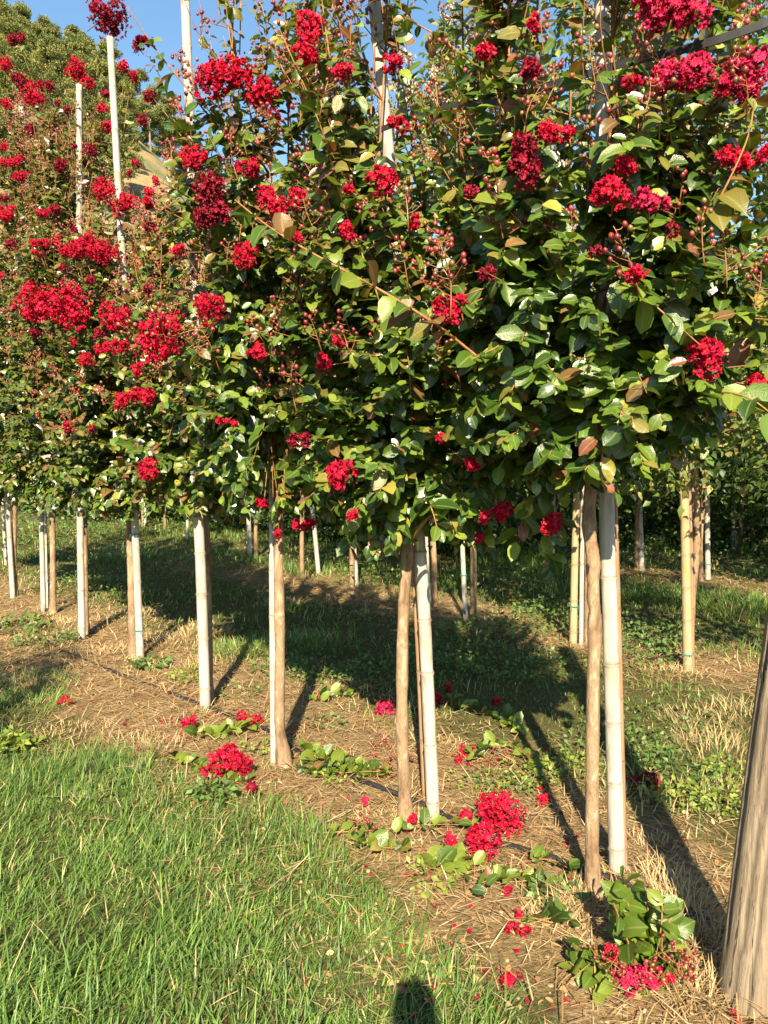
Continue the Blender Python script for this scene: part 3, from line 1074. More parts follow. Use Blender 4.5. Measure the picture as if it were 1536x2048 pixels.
# ------------------------------------------------------------------ canes
def cane_mesh(P, r0, r1, off, mat, seed, gap=.27):
    r = np.random.default_rng(seed)
    n = 90
    Q = smooth_path(P, n)
    cum = np.concatenate([[0], np.cumsum(np.linalg.norm(np.diff(Q, axis=0), axis=1))])
    tot = cum[-1]
    nodes_ = np.cumsum(np.concatenate([[r.uniform(.08, .2)], r.uniform(gap * .8, gap * 1.25, int(tot / gap) + 3)]))
    nodes_ = nodes_[nodes_ < tot - .02]
    s = np.unique(np.concatenate([np.linspace(0, tot, 50)] + [[q - .014, q - .005, q, q + .005, q + .014] for q in nodes_]))
    s = s[(s >= 0) & (s <= tot)]
    PP = np.stack([np.interp(s, cum, Q[:, k]) for k in range(3)], -1)
    rad = np.interp(s, [0, tot], [r0, r1])
    T = np.ones((len(s), 3))
    for q in nodes_:
        e = np.exp(-((s - q) / .007) ** 2)
        rad = rad * (1 + .13 * e) * (1 - .05 * np.exp(-((s - q - .012) / .005) ** 2))
        T = T * (1 - (.6 * np.exp(-((s - q - .006) / .005) ** 2))[:, None] * np.array([.8, 1, 1.1]))
    k = 14
    V, F = tube(PP, rad * .94, k, True, .012)
    TT = np.concatenate([np.repeat(T, k, 0), np.ones((2, 3)) * .8])
    return mesh_np('cane', V - off, F, mat, True, TT)


def tie_obj(parent, off, c, rad, seed):
    """a few turns of twine with a knot and loose ends."""
    r = np.random.default_rng(seed)
    a = np.linspace(0, 2 * math.pi * 3, 40)
    P = np.stack([c[0] + rad * 1.12 * np.cos(a), c[1] + rad * 1.12 * np.sin(a), c[2] + np.linspace(-.006, .006, 40) + .003 * np.sin(a * 1.7)], -1)
    acc = Acc()
    V, F = tube(P, .0016, 4)
    acc.add(V, F)
    k0 = np.array([c[0], c[1] - rad * 1.15, c[2]])
    sphere_add(acc, k0, .006, (.5,) * 3, r, 6, 4)
    for sx in (-1, 1):
        V, F = tube(smooth_path([k0, k0 + [sx * .018, -.012, .004], k0 + [sx * .03, -.014, -.03]], 6), .0014, 4)
        acc.add(V, F)
    return link('twine_tie', acc.mesh('twine_tie', M['twine'], True, off), parent)


CANES = [
    # px path base->top, radius base/top, material, extend above (m), ties (y px), label
    ([(1236, 1748), (1222, 1300), (1212, 950), (1206, 300), (1204, 0)], .031, .024, 'cane_white', 1.4, [965], 'tall pale bamboo cane tied to the knobbly trunk nearest the wooden post'),
    ([(1250, 1742), (1238, 1300), (1228, 940)], .013, .010, 'cane_brown', 0, [], 'slim brown cane right behind the tall pale cane nearest the wooden post'),
    ([(868, 1628), (852, 1300), (838, 1080), (792, 500), (776, 300), (748, 0)], .030, .025, 'cane_white', 1.2, [1045], 'thick pale bamboo cane leaning beside the second trunk from the wooden post'),
    ([(851, 1602), (836, 1300), (823, 1075)], .013, .010, 'cane_brown', 0, [], 'slim brown cane between the second trunk and its leaning pale cane'),
    ([(548, 1524), (545, 1200), (544, 838)], .020, .016, 'cane_white', 0, [842], 'short slim cane tied with teal twine to the trunk with the bulging foot'),
    ([(411, 1414), (402, 1150), (394, 950), (388, 480), (374, 100), (370, 0)], .036, .027, 'cane_white', .8, [520, 690], 'thick pale bamboo cane standing alone, fourth post along the row'),
    ([(281, 1317), (270, 1050), (252, 640), (238, 400), (220, 75)], .032, .026, 'cane_white', 0, [1068, 1260], 'tall pale cane with a tan trunk at its left, its blunt tip against the pines'),
    ([(164, 1277), (160, 1000), (159, 600), (158, 170)], .032, .026, 'cane_white', 0, [], 'straight pale cane standing alone, its blunt tip below a red flower and pines'),
    ([(87, 1222), (80, 970), (62, 600), (42, 205)], .026, .024, 'cane_white', 0, [], 'pale cane with top near the left edge, seventh along the row'),
    ([(96, 1216), (90, 1000), (88, 900)], .016, .014, 'cane_white', 0, [], 'thin pale cane close beside the slim tan seventh trunk'),
    ([(26, 1194), (12, 950), (4, 800)], .030, .026, 'cane_white', 0, [], 'pale cane leaning left at the left edge of the photo'),
    ([(12, 1130), (2, 950), (0, 850)], .024, .02, 'cane_white', 0, [], 'second pale cane at the very left edge, farther back'),
    # second row
    ([(1376, 1344), (1370, 1050), (1363, 800), (1356, 450)], .036, .030, 'cane_yellow', .6, [1308, 512], 'yellowish bamboo cane with teal twine low down, second row behind the wooden post'),
    ([(1386, 1338), (1382, 1100), (1374, 830)], .016, .014, 'cane_brown', 0, [], 'slim cane pressed against the right of the yellowish cane'),
    ([(1146, 1292), (1150, 1100), (1155, 940)], .034, .028, 'cane_yellow', .4, [1212], 'tan cane tied with teal twine, seen just behind the knobbly near trunk'),
    ([(1162, 1292), (1164, 1100), (1166, 950)], .020, .018, 'cane_white', 0, [], 'slim pale cane sharing the teal twine tie with the tan cane'),
    ([(932, 1242), (926, 1120), (920, 950)], .026, .022, 'cane_white', .5, [1150], 'pale cane in the second row, between the two nearest trunks'),
    ([(860, 1216), (853, 1090), (846, 950)], .022, .020, 'cane_white', .5, [], 'pale cane in the second row, partly hidden by the leaning near cane'),
    ([(714, 1172), (706, 1060), (700, 900)], .034, .028, 'cane_white', .5, [], 'grey cane in the second row next to a dark trunk'),
    ([(638, 1150), (628, 1050), (616, 940)], .034, .028, 'cane_white', .5, [1020], 'grey cane leaning left in the second row, right of the bulging trunk'),
    ([(500, 1120), (497, 1030), (494, 930)], .040, .034, 'cane_white', .4, [], 'pale cane of the second row, just left of the short slim cane'),
    ([(376, 1078), (374, 1000), (372, 920)], .034, .030, 'cane_white', .4, [], 'far grey cane seen right of the fifth trunk'),
    ([(1284, 1142), (1280, 1030), (1275, 900)], .040, .034, 'cane_white', .4, [1112], 'grey cane with teal tie in the third row, left of the yellowish cane'),
    ([(1416, 1162), (1414, 1000), (1412, 830)], .036, .032, 'cane_white', .4, [1128, 895], 'grey cane with two teal ties in the third row, right of the yellowish cane'),
    ([(1467, 1105), (1468, 1000), (1470, 850)], .046, .040, 'cane_white', .4, [], 'pale sunlit cane in the third row near the right edge, without twine'),
]
for ci, (pts, r0, r1, mt, ext, ties, lab) in enumerate(CANES):
    g = ground(*pts[0])
    base = np.array([g[0], g[1], 0])
    P = [base - np.array([0, 0, .06])] + [at(x, y, g[1]) for x, y in pts[1:]]
    if ext:
        P.append(P[-1] + unit(P[-1] - P[-2]) * ext)
    P = np.array(P)
    o = link('bamboo_cane', cane_mesh(P, r0, r1, base, M[mt], ci), None, base)
    tag(o, lab, 'bamboo cane', 'bamboo canes along the rows')
    zs = P[:, 2]
    for k, y in enumerate(ties):
        c = at(np.interp(-y, [-q[1] for q in pts], [q[0] for q in pts]), y, g[1])
        rad = np.interp(c[2], [0, zs[-1]], [r0, r1]) * 1.08
        tie_obj(o, base, c, rad, ci * 9 + k)

# ------------------------------------------------------------------ rows behind: crowns share a few shapes
def row_crown(seed, zb, zt, rmax, nl, cols, Lr, lod=1):
    r = np.random.default_rng(seed)
    n_cl = nl // 14
    sets = []
    u = r.beta(1.1, 1.25, n_cl)
    a = r.uniform(0, 6.283, n_cl)
    z = zb + (zt - zb) * u
    rr = rmax * np.interp(u, [0, .1, .3, .6, 1], [.5, .85, 1, .85, .3]) * r.uniform(.4, 1.12, n_cl) ** .6
    cen = np.stack([rr * np.cos(a), rr * np.sin(a), z], -1)
    pos = np.repeat(cen, 14, 0) + r.normal(0, .075, (n_cl * 14, 3)) * np.array([1, 1, 1.3])
    n = len(pos)
    out = unit(pos * np.array([1, 1, 0]))
    d = unit(out * .5 + r.normal(0, .6, (n, 3)) - np.array([0, 0, .3]))
    nr = unit(np.array([0, 0, .6]) + out * .4 + SUNV * .5 + r.normal(0, .45, (n, 3)))
    cols = np.asarray(cols)
    tint = cols[r.integers(len(cols), size=n)] * r.uniform(.7, 1.3, (n, 1))
    return leaves_mesh('crown', dict(pos=pos, d=d, n=nr, len=r.uniform(*Lr, n), tint=tint), M['far_leaf'], lod), cen[np.argsort(-z)], z


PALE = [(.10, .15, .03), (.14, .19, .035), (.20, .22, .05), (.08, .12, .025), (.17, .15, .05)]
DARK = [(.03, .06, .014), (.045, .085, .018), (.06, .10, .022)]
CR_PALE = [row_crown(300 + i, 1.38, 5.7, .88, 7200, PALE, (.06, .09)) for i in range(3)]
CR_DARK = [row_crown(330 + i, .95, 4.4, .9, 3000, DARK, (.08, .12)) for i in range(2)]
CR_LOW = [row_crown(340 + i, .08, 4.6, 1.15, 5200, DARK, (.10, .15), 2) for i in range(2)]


def simple_trunk(seed, h):
    r = np.random.default_rng(seed)
    P = smooth_path([(0, 0, -.05), (r.normal(0, .02), 0, .5), (r.normal(0, .03), r.normal(0, .02), 1.0), (0, 0, 1.5), (0, 0, h)], 16)
    V, F = tube(P, np.interp(P[:, 2], [0, .1, 1.5, h], [.045, .033, .028, .012]), 8, True, .03)
    return mesh_np('trunk', V, F, M['bark'])


TRUNKS = [simple_trunk(70 + i, 3.0) for i in range(3)]
FAR_CANE = cane_mesh(np.array([(0, 0, -.05), (.01, 0, 2), (0, 0, 4.2)]), .036, .03, np.zeros(3), M['cane_white'], 99)


def back_tree(p, crowns, label, group, white=0, seed=0, magenta=False, cane=True):
    r = np.random.default_rng(seed)
    base = np.array([p[0], p[1], 0.0])
    root = thing('crape_myrtle_tree', base, label, 'tree', group)
    me, cen, z = crowns[seed % len(crowns)]
    link('trunk', TRUNKS[seed % 3], root).rotation_euler.z = r.uniform(0, 6)
    rz = r.uniform(0, 6.28)
    c = link('crown', me, root)
    c.rotation_euler.z = rz
    c.scale = (r.uniform(.9, 1.12), r.uniform(.9, 1.12), r.uniform(.95, 1.06))
    if white:
        for k in range(white):
            a = -math.pi / 2 + r.normal(0, .8)
            zz = r.uniform(2.9, 5.8)
            rr = .85 * np.interp(zz, [2.9, 4.6, 5.8], [1, .8, .35])
            q = base + np.array([rr * math.cos(a), rr * math.sin(a), zz])
            s = r.uniform(1.0, 1.9)
            put_shared('flower_cluster', FLOW_WHITE[k % 2], root, base, q, (math.cos(a) * .5, math.sin(a) * .5, .8), r.uniform(0, 6), (s, s, s * 1.2))
    if magenta:
        for k in range(4):
            q = at(1462 + r.normal(0, 14), 880 + 16 * (k - 2), base[1] - 1.2)
            put_shared('flower_cluster', FLOW_MAG, root, base, q, (0, -.5, .6), k * 1.3, (1.5, 1.5, 1.5))
    if cane:
        o = link('bamboo_cane', FAR_CANE, None, base + np.array([r.uniform(.06, .1), r.uniform(-.05, .05), 0]))
        o.rotation_euler = (r.normal(0, .015), r.normal(0, .02), r.uniform(0, 6))
        tag(o, 'grey bamboo cane beside a trunk in the shaded rows far behind', 'bamboo cane', 'canes in the far rows')
    return root


ROW2 = [(1379, 1334), (1174, 1290), (946, 1242), (868, 1214), (704, 1174), (604, 1148), (512, 1119), (415, 1082), (330, 1060)]
SECOND = ['white flowering pale-leaved tree right behind the yellowish cane', 'white flowering pale-leaved tree behind the knobbly near trunk',
          'white flowering pale-leaved tree in the second row, between the two nearest trunks', 'white flowering pale-leaved tree behind the leaning near cane',
          'white flowering pale-leaved tree by the grey cane of the second row', 'white flowering pale-leaved tree by the grey leaning cane',
          'white flowering pale-leaved tree left of the short slim cane', 'white flowering tree of the second row, right of the thick lone cane',
          'white flowering tree of the second row, behind the fifth trunk']
for k, bp in enumerate(ROW2):
    g = ground(*bp)
    back_tree(g, CR_PALE, SECOND[k], 'white flowering trees in the second row', 30 if k < 6 else 5, k, cane=False)
g = ground(1396, 1338)
back_tree(g + np.array([.72, -.80, 0]), CR_PALE, 'white flowering pale-leaved tree past the right edge behind the wooden post', 'white flowering trees in the second row', 16, 9, cane=False)
g = ground(330, 1060)
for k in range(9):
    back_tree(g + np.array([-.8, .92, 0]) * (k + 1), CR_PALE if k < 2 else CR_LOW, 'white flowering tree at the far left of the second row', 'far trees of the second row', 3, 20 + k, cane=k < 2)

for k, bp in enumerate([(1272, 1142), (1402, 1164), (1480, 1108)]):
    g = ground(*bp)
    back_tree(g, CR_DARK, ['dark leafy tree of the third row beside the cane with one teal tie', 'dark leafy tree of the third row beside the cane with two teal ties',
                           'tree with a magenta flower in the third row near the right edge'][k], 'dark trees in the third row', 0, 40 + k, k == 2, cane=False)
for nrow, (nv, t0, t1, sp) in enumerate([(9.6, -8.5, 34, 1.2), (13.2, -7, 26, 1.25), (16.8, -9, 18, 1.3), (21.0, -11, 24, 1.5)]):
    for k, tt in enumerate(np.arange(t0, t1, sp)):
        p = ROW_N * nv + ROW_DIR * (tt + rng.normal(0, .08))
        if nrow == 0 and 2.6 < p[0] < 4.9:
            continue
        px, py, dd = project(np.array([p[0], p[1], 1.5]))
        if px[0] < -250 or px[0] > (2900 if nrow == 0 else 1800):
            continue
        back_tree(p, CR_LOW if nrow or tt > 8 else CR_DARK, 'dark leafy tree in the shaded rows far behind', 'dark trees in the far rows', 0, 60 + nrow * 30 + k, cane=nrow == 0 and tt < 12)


yt = back_tree(np.array([-2.72, 2.25]), CR_DARK, 'young tree just beyond the left edge, shading the grass there', 'young trees beside the near grass', 0, 91, cane=False)
for ch in yt.children:
    ch.scale = (.55, .55, .62) if 'crown' in ch.name else (.8, .8, .5)

# ------------------------------------------------------------------ pines on the hill
def pine_meshes(seed):
    r = np.random.default_rng(seed)
    h = 12.0
    P = smooth_path([(0, 0, -.6), (r.normal(0, .15), r.normal(0, .1), 4), (r.normal(0, .4), r.normal(0, .3), 8), (r.normal(0, .5), 0, 11)], 14)
    acc = Acc()
    V, F = tube(P, np.interp(P[:, 2], [0, 11], [.24, .06]), 6)
    acc.add(V, F)
    ncl = 34
    quads, tint = [], []
    for k in range(ncl):
        u = r.beta(1.6, 1.3)
        z = 3.8 + u * 8.2
        rr = np.interp(u, [0, .25, .6, 1], [1.6, 2.7, 2.3, .5]) * r.uniform(.3, 1.05)
        a = r.uniform(0, 6.28)
        ctr = np.array([np.interp(z, P[:, 2], P[:, 0]) + rr * math.cos(a), np.interp(z, P[:, 2], P[:, 1]) + rr * math.sin(a), z])
        q0 = np.array([np.interp(z - .6, P[:, 2], P[:, k2]) for k2 in range(3)])
        V, F = tube(np.array([q0, (q0 + ctr) / 2 + [0, 0, -.1], ctr]), [.07, .05, .02], 4, False)
        acc.add(V, F)
        nq = 330
        dv = unit(r.normal(size=(nq, 3)))
        pp = ctr + dv * np.array([1.0, 1.0, .55]) * (r.random((nq, 1)) ** .45) * r.uniform(.75, 1.25)
        quads.append(pp)
        base = np.array([(.12, .14, .042), (.165, .175, .052), (.09, .115, .036), (.19, .19, .06)][int(r.integers(4))])
        tint.append(base * r.uniform(.7, 1.25, (nq, 1)))
    pp = np.concatenate(quads)
    tint = np.concatenate(tint)
    n = len(pp)
    me = leaves_mesh('crown', dict(pos=pp, d=unit(r.normal(size=(n, 3)) + [0, 0, .5]), n=unit(r.normal(size=(n, 3)) + [0, -.6, .6]), len=r.uniform(.16, .34, n), tint=tint), M['pine'], 2)
    return acc.mesh('trunk', M['pine_bark']), me


PINES = [pine_meshes(500 + i) for i in range(4)]
pc = 0
cand = []
rp = np.random.default_rng(77)
for tries in range(4000):
    az, d = rp.uniform(-31, -10), HS * rp.uniform(56, 150)
    x, y = d * math.sin(R(az)), d * math.cos(R(az))
    z = float(hill_h(x, y))
    if az > -18.2 and d < 80 * HS:
        continue
    if all((x - q[0]) ** 2 + (y - q[1]) ** 2 > 5.4 ** 2 for q in cand):
        cand.append((x, y, z))
cand.sort(key=lambda q: math.hypot(q[0], q[1]))
for k, (x, y, z) in enumerate(cand[:420]):
    px, py, dd = project(np.array([x, y, z + 8]))
    if px[0] > 400 or px[0] < -90 or py[0] > 430:
        continue
    root = thing('pine_tree', (x, y, z - .3), 'green pine tree on the wooded hill behind the rows', 'tree', 'pines on the hill')
    tm, cm = PINES[k % 4]
    link('trunk', tm, root)
    link('crown', cm, root)
    s = rp.uniform(.75, 1.15)
    root.scale = (s * rp.uniform(.9, 1.15), s * rp.uniform(.9, 1.15), s)
    root.rotation_euler.z = rp.uniform(0, 6.28)
    pc += 1

# ------------------------------------------------------------------ end post, strap and hose
g = ground(1490, 1995)
pb = np.array([g[0], g[1], 0])
top = at(1640, 900, g[1] + .05)
ptop = pb + (top - pb) * 1.75
n, k = 60, 56
Q = smooth_path([pb - [0, 0, .1], pb + (ptop - pb) * .3, pb + (ptop - pb) * .65, ptop], n)
V, F = tube(Q, np.linspace(.079, .066, n), k, True)
rp2 = np.random.default_rng(3)
VV = V[:n * k].reshape(n, k, 3)
axis = Q[:, None, :]
T = np.ones((n, k, 3))
ang = np.linspace(0, 2 * math.pi, k, endpoint=False)
prof = 1 + .02 * np.sin(3 * ang + 1) + .015 * np.sin(7 * ang)
for j in range(n):
    pr = prof + .008 * rp2.normal(size=k)
    VV[j] = axis[j] + (VV[j] - axis[j]) * pr[:, None]
for c in range(13):                                        # drying cracks
    jc = int(rp2.integers(k))
    z0, z1 = sorted(rp2.integers(0, n, 2))
    for j in range(z0, z1):
        q = (jc + int(2 * math.sin(j * .12 + c))) % k
        VV[j, q] = axis[j] + (VV[j, q] - axis[j]) * .90
        T[j, q] = .45
V[:n * k] = VV.reshape(-1, 3)
o = link('wooden_post', mesh_np('wooden_post', V - pb, F, M['post'], True, np.concatenate([T.reshape(-1, 3), np.ones((2, 3)) * .8])), None, pb)
tag(o, 'thick weathered leaning wooden post with long cracks at the end of the front row', 'post')

ends = [(1.62, 1.72, 2.72)]
for (x, y) in ((1536, 44), (1210, 160), (960, 250), (860, 298), (560, 388), (372, 466)):
    r_ = ray(x, y)
    # meet the vertical plane that runs along the row just in front of the canes
    nv = float(ROW_N @ tA.base[:2]) - .24
    t_ = nv / (ROW_N @ r_[:2])
    ends.append(tuple(np.array([0, 0, CAM_H]) + r_ * t_))
ends = np.array(ends)
ends[:, 2] = np.interp(np.arange(len(ends)), [0, 1, len(ends) - 1], [2.80, ends[1, 2], 2.92])
Q = smooth_path(ends, 60)
hw, th = .011, .002
pn = np.array([ROW_N[0], ROW_N[1], 0])
V = np.stack([Q + [0, 0, -hw] - pn * th, Q + [0, 0, hw] - pn * th, Q + [0, 0, hw] + pn * th, Q + [0, 0, -hw] + pn * th], 1).reshape(-1, 3)
F = [(i * 4 + j, i * 4 + (j + 1) % 4, i * 4 + 4 + (j + 1) % 4, i * 4 + 4 + j) for i in range(59) for j in range(4)] + [(0, 1, 2, 3), (239, 238, 237, 236)]
o = link('support_strap', mesh_np('support_strap', V, np.array(F), M['strap'], False))
tag(o, 'black flat strap stretched through the crowns of the front row', 'strap')

HP = []
for (x, y) in ((1500, 1890), (1330, 1810), (1240, 1772), (1180, 1752), (1105, 1724), (1042, 1700), (960, 1664), (880, 1622), (830, 1604), (760, 1580), (690, 1552), (610, 1508), (540, 1466), (480, 1440), (380, 1400), (250, 1352), (120, 1300)):
    g = ground(x, y)
    HP.append((g[0], g[1], float(gh(g[0], g[1])) + .012))
V, F = tube(smooth_path(HP, 90), .0115, 10)
o = link('irrigation_hose', mesh_np('irrigation_hose', V, F, M['hose']))
tag(o, 'black irrigation hose lying on the soil along the front row', 'hose')


# ------------------------------------------------------------------ grass, straw and weeds
def blades(pos, h, w, az, lean, curve, tint, k=4):
    N = len(pos)
    s = np.linspace(0, 1, k)
    dirv = np.stack([np.cos(az), np.sin(az), np.zeros(N)], -1)
    side = np.stack([-np.sin(az), np.cos(az), np.zeros(N)], -1)
    ang = lean[:, None] + curve[:, None] * s[None]
    dx = np.cumsum(np.sin(ang), 1) / k
    dz = np.cumsum(np.cos(ang), 1) / k
    dx = dx - dx[:, :1]
    dz = dz - dz[:, :1]
    mid = pos[:, None] + h[:, None, None] * (dx[..., None] * dirv[:, None] + dz[..., None] * np.array([0, 0, 1.]))
    wid = w[:, None] * np.interp(s, [0, .3, .8, 1], [.8, 1, .6, .06])[None]
    V = np.stack([mid - side[:, None] * wid[..., None] * .5, mid + side[:, None] * wid[..., None] * .5], 2).reshape(N, 2 * k, 3)
    f = np.array([(2 * i, 2 * i + 1, 2 * i + 3, 2 * i + 2) for i in range(k - 1)])
    F = (f[None] + (np.arange(N) * 2 * k)[:, None, None]).reshape(-1, 4)
    return V.reshape(-1, 3), F, np.repeat(tint, 2 * k, 0)


def in_poly(P, poly):
    x, y = P[:, 0], P[:, 1]
    ins = np.zeros(len(P), bool)
    n = len(poly)
    for i in range(n):
        x1, y1 = poly[i]
        x2, y2 = poly[(i + 1) % n]
        c = ((y1 > y) != (y2 > y)) & (x < (x2 - x1) * (y - y1) / (y2 - y1 + 1e-12) + x1)
        ins ^= c
    return ins


def vnoise(P, f, s=0):
    x, y = P[:, 0] * f, P[:, 1] * f
    return (np.sin(1.3 * x + 2.1 * y + s) + np.sin(2.9 * x - 1.7 * y + 2 * s + 1) + np.sin(-1.9 * x + 4.3 * y + 3 * s) + np.sin(5.3 * x + 3.1 * y + s * 5)) / 4


rg = np.random.default_rng(21)
GREENS = np.array([(.092, .175, .03), (.12, .205, .036), (.066, .135, .024), (.155, .24, .05), (.112, .19, .06)])
poly_px = [(-900, 1430), (-300, 1455), (0, 1478), (120, 1500), (250, 1512), (390, 1560), (500, 1610), (600, 1650), (700, 1715), (770, 1800), (830, 1880), (930, 1960), (990, 2060), (1010, 2300), (-1400, 2300)]
poly = [tuple(ground(x, y)[:2]) for x, y in poly_px]
N = 230000
P2 = np.stack([rg.uniform(-4.2, .8, N), rg.uniform(1.45, 5.2, N)], -1)
jit = P2 + rg.normal(0, .07, (N, 2)) + .06 * vnoise(P2, 4)[:, None]
dens = np.clip(.75 + .45 * vnoise(P2, 2.2, 3), .25, 1) * np.where(P2[:, 0] / P2[:, 1] < -.62, .35, 1)
P2 = P2[in_poly(jit, poly) & (rg.random(N) < dens)]
n = len(P2)
pos = np.stack([P2[:, 0], P2[:, 1], gh(P2[:, 0], P2[:, 1]) - .004], -1)
long_ = rg.random(n) < .10
h = np.where(long_, rg.uniform(.16, .30, n), rg.uniform(.05, .16, n)) * np.clip(.8 + .5 * vnoise(P2, 1.7, 9), .45, 1.35)
flow = 1.2 * vnoise(P2, 1.5, 4) + 1.0
az = np.where(rg.random(n) < .55, flow + rg.normal(0, .8, n), rg.uniform(0, 6.28, n))
tint = GREENS[rg.integers(5, size=n)] * rg.uniform(.55, 1.35, (n, 1)) * (1 + .22 * vnoise(P2, 3.1, 6)[:, None])
dry = rg.random(n) < (.03 + .06 * (vnoise(P2, 2.9, 1) > .3))
tint = np.where(dry[:, None], np.array([.46, .37, .19]) * rg.uniform(.7, 1.2, (n, 1)), tint)
V, F, T = blades(pos, h, rg.uniform(.0022, .0050, n), az, rg.uniform(.15, 1.25, n), rg.uniform(.0, 1.3, n), tint, 4)
o = link('grass', mesh_np('grass', V, F, M['grass'], True, T))
tag(o, 'tangled sunlit green grass covering the near corner', 'grass', None, 'stuff')

# grass of the alleys between the rows
parts = []
N = 420000
P2 = np.stack([rg.uniform(-9, 9, N), rg.uniform(1.9, 20, N) ** 1.0], -1)
nn = P2 @ ROW_N
near_prob = np.clip(4.5 / P2[:, 1], .12, 1)
def alley(nn, a, b):
    return np.clip((nn - a) / .35, 0, 1) * np.clip((b - nn) / .4, 0, 1)
dn = np.maximum.reduce([alley(nn, 2.7, 5.15), alley(nn, 5.75, 9.3), alley(nn, 10.0, 12.9) * .7, alley(nn, 13.6, 16.5) * .5])
dn = np.maximum(dn, .06 * (nn > 1.25))
dn = np.maximum(dn, .8 * (P2[:, 1] > 11))
vis_x = np.abs(P2[:, 0]) < P2[:, 1] * .62 + .3
patch = np.clip(.72 + .55 * vnoise(P2, 1.1, 2), .14, 1)
keep = (rg.random(N) < dn * near_prob * patch) & vis_x
P2 = P2[keep]
n = len(P2)
dist = P2[:, 1]
pos = np.stack([P2[:, 0], P2[:, 1], gh(P2[:, 0], P2[:, 1]) - .004], -1)
tall = np.clip(.55 + .6 * vnoise(P2, .9, 7), .3, 1.25) * np.where((P2 @ ROW_N) > 5.6, 1.5, 1.0)
h = rg.uniform(.06, .2, n) * tall
tint = GREENS[rg.integers(5, size=n)] * rg.uniform(.6, 1.2, (n, 1))
dry = rg.random(n) < np.clip(.10 + .35 * np.exp(-((P2 @ ROW_N) - 3.0) / .4), .1, .6)
tint = np.where(dry[:, None], np.array([.44, .34, .17]) * rg.uniform(.7, 1.2, (n, 1)), tint)
V, F, T = blades(pos, h, rg.uniform(.003, .005, n) * np.clip(dist / 4, 1, 2.6), rg.uniform(0, 6.28, n), rg.uniform(.05, .7, n), rg.uniform(.1, 1.3, n), tint, 4)
o = link('alley_grass', mesh_np('alley_grass', V, F, M['grass'], True, T))
tag(o, 'shaded green grass growing in the alleys between the rows', 'grass', None, 'stuff')

# straw litter on the bare strips
def straw(N, region, name, label, hmax=.012, Lr=(.04, .20), prob=None):
    x0, x1, y0, y1 = region
    P2 = np.stack([rg.uniform(x0, x1, N), rg.uniform(y0, y1, N)], -1)
    nn = P2 @ ROW_N
    ok = np.zeros(N)
    for c, wd in ((2.25, 1.05), (5.45, .75), (9.6, .7)):
        ok = np.maximum(ok, np.clip(1.25 - np.abs(nn - c) / wd, 0, 1))
    ok = ok * np.clip(5 / P2[:, 1], .2, 1) * np.clip(.7 + .5 * vnoise(P2, 2.6, 5), .15, 1)
    ok = ok * (np.abs(P2[:, 0]) < P2[:, 1] * .62 + .3)
    P2 = P2[rg.random(N) < ok]
    n = len(P2)
    pos = np.stack([P2[:, 0], P2[:, 1], gh(P2[:, 0], P2[:, 1]) + rg.uniform(.003, 1, n) ** 2.5 * .035 + .003], -1)
    cols = np.array([(.42, .30, .15), (.34, .23, .11), (.50, .39, .22), (.24, .145, .065), (.36, .21, .10)])
    V, F, T = blades(pos, rg.uniform(*Lr, n), rg.uniform(.0018, .005, n) * np.clip(P2[:, 1] / 4, 1, 2), rg.uniform(0, 6.28, n), rg.normal(1.40, .12, n), rg.uniform(-.05, .3, n), cols[rg.integers(5, size=n)] * rg.uniform(.7, 1.2, (n, 1)), 4)
    o = link(name, mesh_np(name, V, F, M['straw'], True, T))
    tag(o, label, 'straw', None, 'stuff')


straw(240000, (-6, 5, 1.6, 12), 'straw_litter', 'dry straw and stalks littering the bare soil strips')

# dry grass tufts
acc = Acc()
def tuft(px, py, n, rad, hh, dryf=1.0, lean=.8):
    g = ground(px, py)
    a = rg.uniform(0, 6.28, n)
    rr = rad * np.sqrt(rg.random(n))
    P2 = np.stack([g[0] + rr * np.cos(a), g[1] + rr * np.sin(a)], -1)
    pos = np.stack([P2[:, 0], P2[:, 1], gh(P2[:, 0], P2[:, 1])], -1)
    cols = np.where((rg.random(n) < dryf)[:, None], np.array([.42, .31, .16]) * rg.uniform(.65, 1.2, (n, 1)), GREENS[rg.integers(5, size=n)])
    V, F, T = blades(pos, rg.uniform(.5, 1.1, n) * hh, rg.uniform(.002, .0042, n) * max(1, g[1] / 4), a + rg.normal(0, .9, n), rg.uniform(.1, lean, n), rg.uniform(.3, 1.5, n), cols, 4)
    acc.add(V, F, T)


for a in [(1370, 1840, 420, .11, .17), (1400, 1900, 300, .10, .16), (1180, 1810, 330, .10, .10), (1120, 1850, 260, .12, .09), (1330, 1780, 220, .09, .15), (1400, 1990, 260, .09, .14),
          (1300, 1700, 160, .12, .08), (1430, 1500, 300, .22, .20), (1500, 1440, 220, .25, .2), (1390, 1440, 200, .22, .12), (1470, 1580, 160, .15, .12), (330, 1290, 380, .35, .16), (400, 1270, 300, .3, .16),
          (250, 1240, 260, .35, .15), (110, 1250, 300, .3, .16), (60, 1290, 240, .35, .14), (320, 1340, 260, .3, .09), (200, 1310, 260, .3, .12), (430, 1330, 220, .25, .12), (560, 1210, 180, .3, .14),
          (880, 1500, 160, .15, .05), (760, 1640, 140, .12, .05), (960, 1240, 240, .35, .1), (720, 1200, 240, .4, .1), (1340, 1350, 260, .2, .12), (1250, 1600, 120, .12, .06), (150, 1470, 260, .25, .08), (280, 1490, 260, .22, .08)]:
    tuft(*a)
for (x_, y_) in [(1187, 1790), (1236, 1755), (812, 1640), (868, 1634), (572, 1534), (548, 1530), (411, 1420), (281, 1322), (266, 1316), (164, 1282), (105, 1230), (1376, 1350), (1150, 1298), (935, 1246)]:
    tuft(x_, y_, 70, .07, .05, .75, 1.3)
    tuft(x_ + rg.normal(0, 12), y_ + 4, 22, .05, .09, .5, .7)
